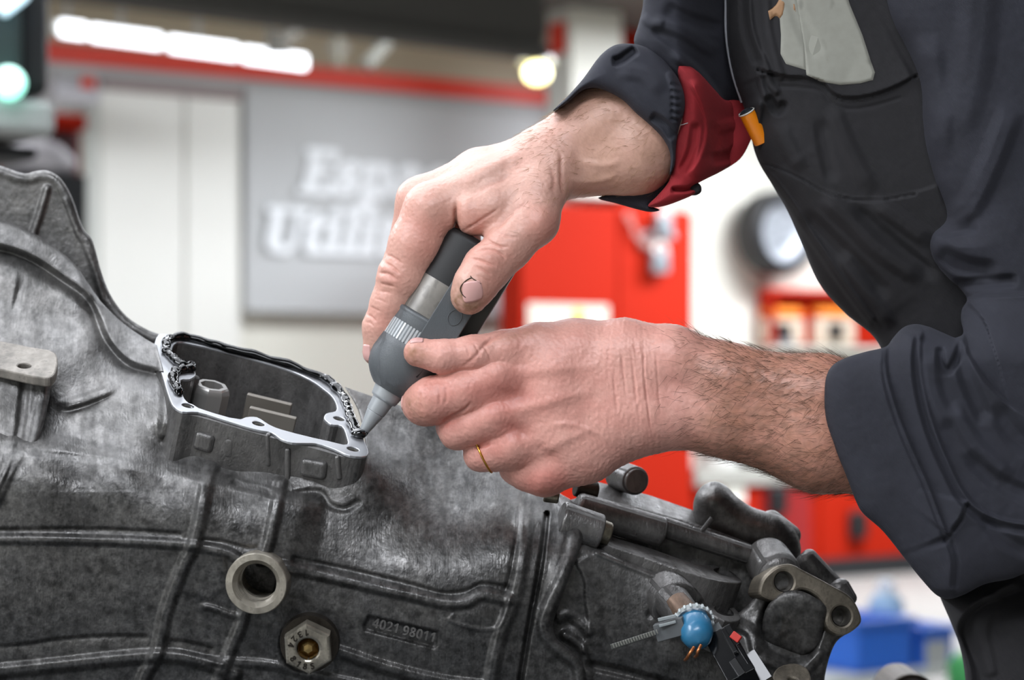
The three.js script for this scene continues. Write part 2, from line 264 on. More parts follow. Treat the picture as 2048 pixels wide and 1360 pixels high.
{ // fluorescent row under the roof
  const n = 1.2;
  for (let i = 0; i < 4; i++) {
    const xs = [[113, 172], [176, 322], [332, 475], [480, 612]][i], t = wthing('fluorescent_tube_lamp', ['first', 'second', 'third', 'fourth'][i] + ' bright tube lamp from the left in the row above the red band', 'lamp', [wallPx((xs[0] + xs[1]) / 2, 90, n)[0], 0, n], 'tube lamps above the red band');
    const yOf = (x) => 48 + (x - 113) * 0.142, mid = (xs[0] + xs[1]) / 2, [u0] = wallPx(xs[0], 90, n), [u1] = wallPx(xs[1], 90, n), y = wallPx(mid, yOf(mid) + 8, n)[1]; t.at = [(u0 + u1) / 2, y, n]; t.position.copy(w2(...t.at));
    const tilt = -0.03, L = u1 - u0;
    for (const k of [-1, 1]) mesh('tube', new THREE.CapsuleGeometry(0.021, L - 0.05, 4, 12).rotateZ(Math.PI / 2 + tilt).translate(0, k * 0.02, 0.02), glow('#f2f7ff', 3.2), t);
    mesh('housing', rbox(L, 0.05, 0.06, 0.008).rotateZ(tilt).translate(0, 0.02, -0.05), M.lgrey, t);
    mesh('hanger', new THREE.CylinderGeometry(0.008, 0.008, RH - y, 8).translate(0, (RH - y) / 2, -0.05), M.steelGrey, t);
    const l = new THREE.RectAreaLight(hex('#f2f7ff'), 4, L - 0.04, 0.05); l.position.set(0, 0, 0.07); l.rotation.y = Math.PI; l.castShadow = true; t.add(l);
  }
}
{ // warm round lamp near the column
  const n = 2.0, [u, y] = wallPx(1074, 146, n), t = wthing('round_lamp', 'small round yellow lamp glowing beside the grey column box', 'lamp', [u, y, n]);
  mesh('bulb', new THREE.SphereGeometry(0.068, 24, 16).scale(1.05, 0.85, 1), glow('#fff2a0', 5), t);
  mesh('shade', new THREE.LatheGeometry([[0.03, 0.1], [0.06, 0.09], [0.1, 0.05], [0.105, 0.05], [0.065, 0.1], [0.03, 0.115]].map((q) => new THREE.Vector2(...q)), 24), M.grey, t);
  mesh('rod', new THREE.CylinderGeometry(0.01, 0.01, RH - y - 0.1, 8).translate(0, 0.1 + (RH - y - 0.1) / 2, 0), M.dark, t);
  const l = new THREE.PointLight(hex('#ffe9a0'), 0.15); l.shadow.radius = 3; l.castShadow = true; t.add(l);
}
{ // dark roof beam and a pale brace under the roof
  const n = 3.4, a = wallPx(-700, -128, n), b = wallPx(1085, 108, n), t = wthing('roof_beam', 'dark steel roof beam running below the ceiling', 'beam', [(a[0] + b[0]) / 2, (a[1] + b[1]) / 2, n]);
  const L = Math.hypot(b[0] - a[0], b[1] - a[1]), ang = Math.atan2(b[1] - a[1], b[0] - a[0]);
  mesh('lower_chord', rbox(L, 0.06, 0.12, 0.01).rotateZ(ang), M.roof, t); mesh('web', rbox(L, 0.3, 0.02, 0.004).translate(0, 0.17, 0).rotateZ(ang), M.roof, t);
  const c = thing('diagonal_brace', 'pale diagonal pipe brace with a light bracket under the dark roof', 'pipe'), A = w2(...wallPx(732, 131, 1.6), 1.6), B = w2(...wallPx(862, -12, 1.6), 1.6);
  c.position.copy(A); mesh('pipe', rod(V(0, 0, 0), B.clone().sub(A), 0.035, 0.035), paint('#7d7d75'), c); mesh('bracket', rbox(0.28, 0.1, 0.12, 0.02).translate(...B.clone().sub(A).multiplyScalar(0.93).toArray()), M.grey, c);
  { const e = thing('diagonal_brace', 'dull grey diagonal pipe brace left of the pale one under the roof', 'pipe'), A3 = w2(...wallPx(556, 86, 1.5), 1.5), B3 = w2(...wallPx(706, -10, 1.5), 1.5); e.position.copy(A3); mesh('pipe', rod(V(0, 0, 0), B3.clone().sub(A3), 0.04, 0.04), paint('#777369'), e); mesh('flange', rbox(0.12, 0.12, 0.03, 0.01), paint('#6a675f'), e); }
  const d = thing('vertical_conduit', 'thin grey conduit pipe hanging from the roof beside the brace', 'pipe'), A2 = w2(...wallPx(676, 132, 1.3), 1.3); d.position.copy(A2);
  mesh('pipe', rod(V(0, 0, 0), V(0, RH - A2.y, 0), 0.03, 0.03), paint('#8b8778'), d); mesh('clip', rbox(0.1, 0.03, 0.08, 0.005).translate(0, 0.1, -0.03), M.grey, d);
}
{ // column: grey switch box in front of a red upright
  const t = wthing('switch_box', 'pale grey switch box with red label above the red cabinet', 'electrical box', [wallPx(1170, 300, 1)[0], 0, 1.0]);
  wpart('body', t, M.lgrey, 1142, 8, 1246, 398, 0.72, 0.98, 0.02); wpart('cover', t, M.cream, 1143, 12, 1245, 398, 0.98, 1.0, 0.01);
  { const [ul] = wallPx(1142, 100, 0.98), [, ya] = wallPx(1120, 44, 0.86), [, yb] = wallPx(1120, 108, 0.86); mesh('red_label', wbox(ul - 0.006, ul, yb, ya, 0.765, 0.93, t.at, 0.002), M.band, t); }
  const c = wthing('lift_column', 'tall red lift column behind the grey switch box', 'column', [wallPx(1270, 600, 0.5)[0], 0, 0.5]);
  const [u0] = wallPx(1235, 300, 0.5), [u1] = wallPx(1330, 300, 0.5);
  mesh('upright', wbox(u0, u1, 0, RH, 0.1, 0.5, c.at), M.red, c); mesh('base_plate', wbox(u0 - 0.1, u1 + 0.1, 0, 0.03, 0.05, 0.56, c.at), M.red, c);
}
{ // big red cabinet with hasp and padlocks, label
  const t = wthing('metal_cabinet', 'big plain red metal cabinet behind the hands', 'cabinet', [wallPx(1200, 900, 1.1)[0], 0, 1.1]), n = 1.1;
  const [u0, yT] = wallPx(1040, 402, n), [u1] = wallPx(1388, 402, n), [um] = wallPx(1237, 402, n);
  mesh('carcass', wbox(u0, u1, 0.02, yT, 0.88, n - 0.03, t.at, 0.02), M.red, t); mesh('door', wbox(u0 + 0.01, um - 0.004, 0.08, yT - 0.02, n - 0.03, n, t.at), M.red, t); const dr = mesh('door', wbox(um + 0.004, u1 - 0.01, 0.08, yT - 0.02, n - 0.03, n, t.at), M.red, t);
  wpart('hasp', t, M.steelGrey, 1288, 462, 1352, 478, n, n + 0.02, 0.004, dr);
  const lab = wpart('label_plate', t, paint('#c6c6b8'), 1056, 606, 1218, 662, n, n + 0.006, 0.002); lab.userData.label = 'white label plate with a small yellow mark'; wpart('yellow_mark', t, paint('#d9b52c'), 1146, 618, 1168, 652, n + 0.006, n + 0.009, 0.001, lab);
  for (const [i, px, py, r] of [[0, 1328, 448, 22], [1, 1320, 520, 24]]) {
    const [u, y] = wallPx(px, py, n + 0.06), k = wthing('padlock', i ? 'lower grey padlock hanging on the red cabinet door' : 'upper grey padlock hanging on the red cabinet door', 'padlock', [u, y, n + 0.06], 'padlocks on the red cabinet'), q = r / F * 13;
    mesh('body', rbox(q * 1.7, q * 1.9, 0.05, 0.015).translate(0, -q * 0.2, 0), M.steelGrey, k); mesh('shackle', new THREE.TorusGeometry(q * 0.65, q * 0.22, 8, 18, Math.PI).translate(0, q * 0.7, 0), M.lgrey, k); mesh('keyhole_plate', new THREE.CylinderGeometry(q * 0.4, q * 0.4, 0.01, 16).rotateX(Math.PI / 2).translate(0, -q * 0.3, 0.028), paint('#5d6e78'), k);
  }
  const [cu, cy] = wallPx(1292, 470, n + 0.03), ch = wthing('key_chain', 'thin grey chain hanging beside the padlocks on the red cabinet', 'chain', [cu, cy, n + 0.03]);
  for (let i = 0; i < 9; i++) { const a = i / 8, X = [-0.13 + a * 0.22, 0.1 - Math.sin(a * 2.6) * 0.14 - a * 0.04]; mesh('link', new THREE.TorusGeometry(0.018, 0.006, 6, 12).scale(1, 1.5, 1).rotateY(i % 2 ? 1.2 : 0).rotateZ(0.9).translate(X[0], X[1], 0), paint('#c49a92'), ch); }
}
{ // wheel on the wall
  const n = 0.36, [u, y] = wallPx(1572, 465, n), t = wthing('spare_wheel', 'car wheel with silver rim hanging on the white wall', 'wheel', [u, y, n - 0.1]), R = 84 / F * 15.1;
  mesh('tyre', new THREE.LatheGeometry([[R * 0.72, -0.1], [R * 0.95, -0.11], [R, -0.07], [R, 0.07], [R * 0.95, 0.11], [R * 0.72, 0.1]].map((q) => new THREE.Vector2(...q)), 48).rotateX(Math.PI / 2), M.black, t);
  const rim = mesh('rim', new THREE.LatheGeometry([[0.001, 0.02], [R * 0.2, 0.03], [R * 0.6, 0.0], [R * 0.7, 0.09], [R * 0.76, 0.1], [R * 0.74, -0.1]].map((q) => new THREE.Vector2(...q)), 48).rotateX(Math.PI / 2), paint('#a9adb3', { metalness: 0.3, roughness: 0.4 }), t);
  for (let i = 0; i < 5; i++) { const a = i / 5 * Math.PI * 2; mesh('wheel_nut', new THREE.CylinderGeometry(0.016, 0.016, 0.03, 6).rotateX(Math.PI / 2).translate(Math.cos(a) * R * 0.25, Math.sin(a) * R * 0.25, 0.05), M.steelGrey, rim); }
  mesh('bracket', rbox(0.1, 0.1, 0.2, 0.01).translate(0, 0, -0.14), M.steelGrey, t);
}
{ // red wall unit with two orange-topped machines
  const n = 0.24, t = wthing('tool_cabinet', 'open red wall cabinet holding two orange tools', 'cabinet', [wallPx(1640, 640, n)[0], wallPx(1640, 692, n)[1], n]);
  wpart('back_panel', t, M.red, 1532, 578, 1790, 692, 0.02, 0.08); wpart('top_panel', t, M.band, 1546, 576, 1790, 592, 0.08, n); wpart('bottom_panel', t, M.cream, 1546, 692, 1790, 702, 0.02, n); wpart('side_panel', t, M.red, 1546, 580, 1553, 692, 0.08, n);
  [[1572, 0], [1676, 1]].forEach(([px, i]) => {
    const k = wthing('power_tool', i ? 'right orange topped grey tool in the red wall cabinet' : 'left orange topped grey tool in the red wall cabinet', 'tool', [wallPx(px, 680, 0.16)[0], wallPx(px, 690, 0.16)[1], 0.16]);
    wpart('cap', k, M.orange, px - 34, 614, px + 34, 634, 0.085, 0.2, 0.02); wpart('body', k, paint('#c9b8a4'), px - 38, 634, px + 38, 690, 0.085, 0.19, 0.03); wpart('nozzle', k, M.black, px - 14, 646, px + 13, 676, 0.19, 0.23, 0.01);
    if (!i) wpart('hose', k, paint('#6d6a70'), px - 8, 676, px + 18, 692, 0.19, 0.22, 0.008);
  });
}
{ // low red drawer cabinet, things on and before it
  const n = 1.0, t = wthing('drawer_cabinet', 'low red drawer cabinet with black handles along the back wall', 'cabinet', [wallPx(1600, 1000, n)[0], 0, n]);
  const [u0, yT] = wallPx(1390, 952, n), [u1] = wallPx(1960, 952, n), [, yB] = wallPx(1600, 1136, n);
  mesh('carcass', wbox(u0, u1, 0.02, yT, 0.6, n - 0.02, t.at, 0.02), M.red, t);
  [[1396, 1520], [1526, 1622], [1640, 1800]].forEach(([a, b], i) => { const [ua] = wallPx(a, 1000, n), [ub] = wallPx(b, 1000, n), d = mesh('drawer', wbox(ua, ub, yB + 0.04, yT - 0.03, n - 0.02, n, t.at), i === 1 ? M.darkred : M.red, t); const kx = [1430, 1562, 1722][i], ky = [1060, 1000, 1048][i]; if (i) { wpart('handle', t, M.black, kx - 16, ky - 24, kx + 16, ky + 28, n, n + 0.06, 0.02, d); } });
  wpart('label_plate', t, M.cream, 1448, 970, 1490, 1010, n, n + 0.008, 0.002); wpart('plinth', t, M.dark, 1392, 1136, 1960, 1160, 0.6, n + 0.02, 0.005); wpart('worktop', t, paint('#9b9a92'), 1392, 938, 1960, 953, 0.6, n + 0.03, 0.005);
  const k = wthing('paint_can', 'pale grey can standing on the red drawer cabinet', 'can', [wallPx(1435, 930, 0.8)[0], wallPx(1435, 938, n + 0.03)[1], 0.8]);
  const rr = 42 / F * 13.8; mesh('body', new THREE.CylinderGeometry(rr, rr, 0.19, 28).translate(0, 0.095, 0), paint('#c8c9c4'), k); mesh('lid', new THREE.CylinderGeometry(rr * 1.05, rr * 1.05, 0.02, 28).translate(0, 0.2, 0), M.steelGrey, k);
  const m = wthing('tool_case', 'dark tool case lying on the red drawer cabinet', 'case', [wallPx(1540, 930, 0.8)[0], wallPx(1540, 938, 0.8)[1], 0.8]);
  wpart('body', m, M.dark, 1496, 894, 1590, 938, 0.5, 0.85, 0.02); m.position.y += wallPx(1540, 938, n + 0.03)[1] - wallPx(1540, 938, 0.85)[1]; wpart('clasp', m, M.steelGrey, 1528, 906, 1542, 922, 0.85, 0.87, 0.004);
}
{ // bins on the floor in front of the cabinet
  const n = 5.6, bin = (px0, px1, py0, py1, nn, label, mat) => {
    const [ua, yT] = wallPx(px0, py0, nn), [ub] = wallPx(px1, py0, nn), yB = Math.max(0, wallPx(px0, py1, nn)[1]), t = wthing('plastic_bin', label, 'bin', [(ua + ub) / 2, yB, nn - 0.2], 'blue plastic bins'), w = ub - ua, h = yT - yB, d = 0.4, th = 0.02;
    mesh('base', rbox(w, th, d, 0.006).translate(0, th / 2, 0), mat, t); for (const s of [-1, 1]) { mesh('side', rbox(th, h - th, d, 0.006).translate(s * (w / 2 - th / 2), th + (h - th) / 2, 0), mat, t); mesh(s > 0 ? 'front' : 'back', rbox(w - 2 * th, h - th, th, 0.006).translate(0, th + (h - th) / 2, s * (d / 2 - th / 2)), mat, t); }
    mesh('rim', [rbox(w + 0.03, 0.03, 0.03, 0.008).translate(0, h, d / 2), rbox(w + 0.03, 0.03, 0.03, 0.008).translate(0, h, -d / 2), rbox(0.03, 0.03, d, 0.008).translate(w / 2, h, 0), rbox(0.03, 0.03, d, 0.008).translate(-w / 2, h, 0)], mat, t); return t;
  };
  const b1 = bin(1716, 1826, 1250, 1348, n, 'left bright blue bin with a clear bottle standing in it', M.blue), b2 = bin(1846, 1908, 1262, 1348, n, 'right bright blue bin with grey label behind the sleeve', M.blue);
  { const p = wallPx(1872, 1310, n); mesh('label_plate', rbox(0.12, 0.11, 0.006, 0.002).translate(p[0] - b2.at[0], p[1] - b2.at[1], 0.205), M.grey, b2); }
  const s = thing('bin_stand', 'low pale metal stand carrying the blue bins', 'stand'), c = w2(b1.at[0] + 0.1, 0, n - 0.2), hh = b1.at[1]; s.position.copy(c); s.rotation.y = TURN;
  mesh('shelf', rbox(0.9, 0.03, 0.5, 0.006).translate(0, hh - 0.016, 0), M.lgrey, s); for (const i of [-1, 1]) for (const j of [-1, 1]) mesh('leg', rbox(0.04, Math.max(0.05, hh - 0.03), 0.04, 0.005).translate(i * 0.42, Math.max(0.05, hh - 0.03) / 2, j * 0.22), M.lgrey, s);
  const [u, y] = wallPx(1772, 1250, n - 0.2), t = wthing('spray_bottle', 'pale blue bottle standing in the left blue bin', 'bottle', [u, b1.at[1] + 0.022, n - 0.2]), hb = wallPx(1772, 1172, n - 0.2)[1] - b1.at[1];
  mesh('body', new THREE.LatheGeometry([[0.001, 0], [0.07, 0], [0.07, hb * 0.7], [0.05, hb * 0.8], [0.03, hb * 0.85]].map((q) => new THREE.Vector2(...q)), 24), M.lblue, t); mesh('cap', new THREE.CylinderGeometry(0.033, 0.036, hb * 0.17, 20).translate(0, hb * 0.92, 0), M.letter, t);
  const [gu, gy] = wallPx(1945, 1330, 6.0), g = wthing('green_bottle', 'small green can beside the blue bins', 'can', [gu, Math.max(0.07, gy - 0.12), 6.0]);
  mesh('body', new THREE.LatheGeometry([[0.001, 0], [0.09, 0], [0.09, 0.13], [0.06, 0.16], [0.03, 0.17]].map((q) => new THREE.Vector2(...q)), 24), M.green, g); mesh('cap', new THREE.CylinderGeometry(0.03, 0.03, 0.04, 16).translate(0, 0.19, 0), M.letter, g);
  const gs = thing('low_stool', 'low grey step stool beneath the green can', 'stool'); gs.position.copy(w2(gu, 0, 6.0)); gs.rotation.y = TURN; const gh = g.at[1];
  if (gh > 0.06) { mesh('seat', rbox(0.4, 0.03, 0.3, 0.006).translate(0, gh - 0.016, 0), M.steelGrey, gs); for (const i of [-1, 1]) for (const j of [-1, 1]) mesh('leg', rbox(0.03, gh - 0.03, 0.03, 0.004).translate(i * 0.17, (gh - 0.03) / 2, j * 0.12), M.steelGrey, gs); }
}
{ // red tool trolley with its dark inside put in as a slab, at the far left
  const n = 3.0, t = wthing('tool_trolley', 'dark red tool trolley with bright red top left of the white panel', 'trolley', [wallPx(130, 500, n)[0], 0, n]);
  const [u0, yT] = wallPx(60, 222, n), [u1] = wallPx(172, 222, n), [, y2] = wallPx(100, 258, n), [, y3] = wallPx(100, 345, n);
  mesh('carcass', wbox(u0, u1, 0.1, y2, n - 0.7, n - 0.05, t.at), M.darkred, t); mesh('top_shelf', wbox(u0, u1, y2, yT, n - 0.75, n + 0.02, t.at, 0.02), M.red, t); mesh('opening_shade_slab', wbox(u0 + 0.04, u1 - 0.03, y3, y2 - 0.01, n - 0.06, n - 0.02, t.at), paint('#3a1013'), t); mesh('drawer', wbox(u0 + 0.03, u1 - 0.03, 0.2, y3 - 0.03, n - 0.06, n - 0.01, t.at), M.darkred, t);  // dark slab standing in for the shade inside the upper opening
  for (const i of [-1, 1]) mesh('castor', new THREE.CylinderGeometry(0.05, 0.05, 0.04, 20).rotateX(Math.PI / 2).translate(i * (u1 - u0) * 0.4, 0.05, -0.3), M.black, t);
  const b = wthing('parts_box', 'pale box with a red mark on the wall shelf at the far left', 'box', [wallPx(150, 180, 0.6)[0], wallPx(150, 208, 0.6)[1], 0.6]);
  wpart('body', b, paint('#c2c1c6'), 108, 150, 202, 208, 0.05, 0.6, 0.02); wpart('red_mark', b, M.band, 162, 152, 192, 178, 0.6, 0.61, 0.003);
  const w = wthing('white_jug', 'pale rounded jug in front of the red trolley', 'jug', [wallPx(72, 330, 3.4)[0], wallPx(72, 352, 3.4)[1], 3.4]);
  mesh('body', new THREE.LatheGeometry([[0.001, 0], [0.13, 0], [0.16, 0.06], [0.1, 0.12], [0.05, 0.14]].map((q) => new THREE.Vector2(...q)), 28), paint('#b7b3b6'), w); mesh('cap', new THREE.CylinderGeometry(0.045, 0.045, 0.04, 16).translate(0, 0.155, 0), M.grey, w);
  const ws = thing('jug_stand', 'dark pedestal carrying the pale jug', 'stand'); ws.position.copy(w2(w.at[0], 0, 3.4)); ws.rotation.y = TURN; mesh('column', rbox(0.3, w.at[1], 0.3, 0.01).translate(0, w.at[1] / 2, 0), M.dark, ws); mesh('foot', rbox(0.45, 0.03, 0.45, 0.005).translate(0, 0.015, 0), M.dark, ws);
}
{ // tall dark machine at the left edge, nearer
  const n = 8.0, at = (x, y) => wallPx(x, y, n), t = wthing('workshop_machine', 'tall black machine with cyan lights and a pale bracket at the left edge', 'machine', [at(30, 760)[0], 0, n]);
  const g = (x, y, z) => [at(x, y)[0] - t.at[0], at(x, y)[1], z];
  const k = 5.6 / F, m = (name, mat, x0, y0, x1, y1, z0, z1, r = 0.02) => { const a = g(x0, y0), b = g(x1, y1); return mesh(name, rbox(b[0] - a[0], a[1] - b[1], z1 - z0, r).translate((a[0] + b[0]) / 2, (a[1] + b[1]) / 2, (z0 + z1) / 2), mat, t); };
  m('head', M.black, 40, -200, 106, 196, -0.3, 0.0, 0.03); m('side_housing', paint('#33403f', { roughness: 0.35 }), -120, -200, 42, 180, -0.25, 0.03, 0.03); m('bracket', paint('#a4a6a4'), -120, 186, 108, 278, -0.3, 0.02, 0.02); m('neck', M.black, -120, 278, 88, 318, -0.28, -0.02, 0.02);
  m('column', M.dark, -160, 318, 14, 1500, -0.3, -0.05, 0.02); m('foot', M.dark, -190, 1660, 60, 1700, -0.4, 0.05, 0.01);
  const c1 = g(4, 170), e = mesh('indicator_light', new THREE.SphereGeometry(0.028, 16, 12).translate(c1[0], c1[1], 0.03), glow('#8fffe4', 1.6), t); e.userData.label = 'round cyan indicator light';
  const c2 = g(8, 8); mesh('display_light', rbox(0.06, 0.03, 0.02, 0.008).rotateZ(0.7).translate(c2[0], c2[1], 0.035), glow('#a8dcf5', 0.8), t);
  for (const [c, col] of [[c1, '#8fffe4'], [c2, '#a8dcf5']]) { const l = new THREE.PointLight(hex(col), 0.004); l.position.set(c[0], c[1], 0.08); l.castShadow = true; t.add(l); }
}

// ---------------------------------------------------------------- the gearbox (outlines in pixels at the focus plane, heights in the same unit)
const gearbox = thing('gearbox', 'bare grimy aluminium gearbox casting with an open top flange being sealed', 'gearbox');
{ const o = P(560, 1420, -0.06); gearbox.position.copy(o); gearbox.updateMatrix(); }
const gpart = (name, geo, mat, parent = gearbox) => { const m = mesh(name, geo, mat, parent); if (parent === gearbox) { m.position.copy(gearbox.position).negate(); } return m; };
const mm = 1e-3 / U;                                               // pixels in one millimetre
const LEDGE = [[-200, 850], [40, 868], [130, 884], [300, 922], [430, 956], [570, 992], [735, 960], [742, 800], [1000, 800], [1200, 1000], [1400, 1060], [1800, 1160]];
function grimy(x, y, a) { let i = 0; while (i < LEDGE.length - 2 && LEDGE[i + 1][0] < x) i++; const [p, q] = [LEDGE[i], LEDGE[i + 1]], yl = mix(p[1], q[1], clamp((x - p[0]) / (q[0] - p[0]))); return sst(-26, 30, y - yl + 170 * a + 40 * noise(x / 22, y / 22, 9)); }  // grime below the ledge, plus shade of front and hump put into colour
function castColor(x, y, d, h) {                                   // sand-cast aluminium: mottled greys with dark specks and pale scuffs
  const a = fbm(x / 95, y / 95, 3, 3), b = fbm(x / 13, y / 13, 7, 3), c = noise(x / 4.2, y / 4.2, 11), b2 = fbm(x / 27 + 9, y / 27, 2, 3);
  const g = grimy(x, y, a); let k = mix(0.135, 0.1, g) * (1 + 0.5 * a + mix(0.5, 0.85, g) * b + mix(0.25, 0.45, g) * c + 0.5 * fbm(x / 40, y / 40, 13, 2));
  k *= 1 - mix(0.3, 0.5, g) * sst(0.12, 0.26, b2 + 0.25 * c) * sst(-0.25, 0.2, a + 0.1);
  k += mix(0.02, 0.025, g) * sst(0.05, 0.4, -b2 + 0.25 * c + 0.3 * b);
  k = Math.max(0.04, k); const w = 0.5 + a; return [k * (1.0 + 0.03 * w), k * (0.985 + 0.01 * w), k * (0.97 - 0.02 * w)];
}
{ // rear plate of the bell housing
  const poly = smooth([[-120, 300], [-60, 316], [0, 331], [50, 347], [72, 342], [95, 341], [118, 353], [137, 380], [151, 412], [160, 440], [170, 462], [182, 475], [192, 505], [203, 545], [220, 588], [240, 618], [262, 640], [300, 662], [330, 676], [345, 760], [200, 760], [60, 620], [-120, 560]], 3, true);
  const rib = [ridge([[94, 378], [82, 420], [68, 462], [62, 480]], 6, 12), ridge([[130, 400], [158, 470], [190, 540], [205, 600]], 4, 3)];
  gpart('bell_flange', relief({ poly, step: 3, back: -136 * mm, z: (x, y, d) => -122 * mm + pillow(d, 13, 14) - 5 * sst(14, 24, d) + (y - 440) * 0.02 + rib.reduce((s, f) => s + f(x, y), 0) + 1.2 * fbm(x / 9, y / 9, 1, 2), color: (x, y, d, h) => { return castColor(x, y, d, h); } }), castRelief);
}
const H3 = thinPlate([
  [-60, 425, -112], [0, 440, -110], [70, 468, -108], [150, 530, -103], [200, 600, -95], [245, 645, -84], [310, 690, -58],
  [-60, 480, -94], [0, 492, -93], [60, 512, -91], [130, 557, -87], [178, 595, -80], [200, 645, -68], [230, 700, -52], [262, 728, -44], [318, 742, -25],
  [-60, 560, -76], [0, 570, -76], [60, 600, -70], [120, 640, -62], [180, 690, -44], [150, 750, -26], [0, 690, -36], [60, 740, -22], [240, 770, -20], [310, 800, 6], [326, 850, 18], [180, 820, -8],
  [60, 850, 0], [200, 870, 8], [330, 890, 14], [450, 920, 20], [560, 955, 28],
  [80, 905, 40], [250, 935, 42], [400, 965, 43], [560, 1005, 40], [-60, 900, 42], [-60, 1010, 48], [0, 1050, 48], [200, 1040, 48], [-60, 1200, 46], [0, 1200, 46], [300, 1150, 47], [500, 1200, 44], [-60, 1430, 26], [150, 1400, 28], [300, 1400, 28], [600, 1400, 28], [900, 1400, 26], [1140, 1400, 18],
  [420, 820, 18], [550, 860, 20], [650, 990, 30], [735, 905, 10], [735, 800, -62], [790, 815, -66], [860, 840, -72], [930, 870, -84], [1000, 910, -68], [1080, 980, -48], [1140, 1000, -30],
  [770, 870, -36], [800, 920, -10], [790, 990, 16], [760, 1060, 30], [860, 930, -34], [900, 965, -26], [960, 965, -34], [1000, 1000, -12], [1040, 1050, 10], [900, 1060, 20], [800, 1120, 38], [900, 1150, 38], [1030, 1180, 32], [700, 1200, 42], [1000, 1300, 32], [1110, 1100, 20], [1100, 1250, 26],
]);
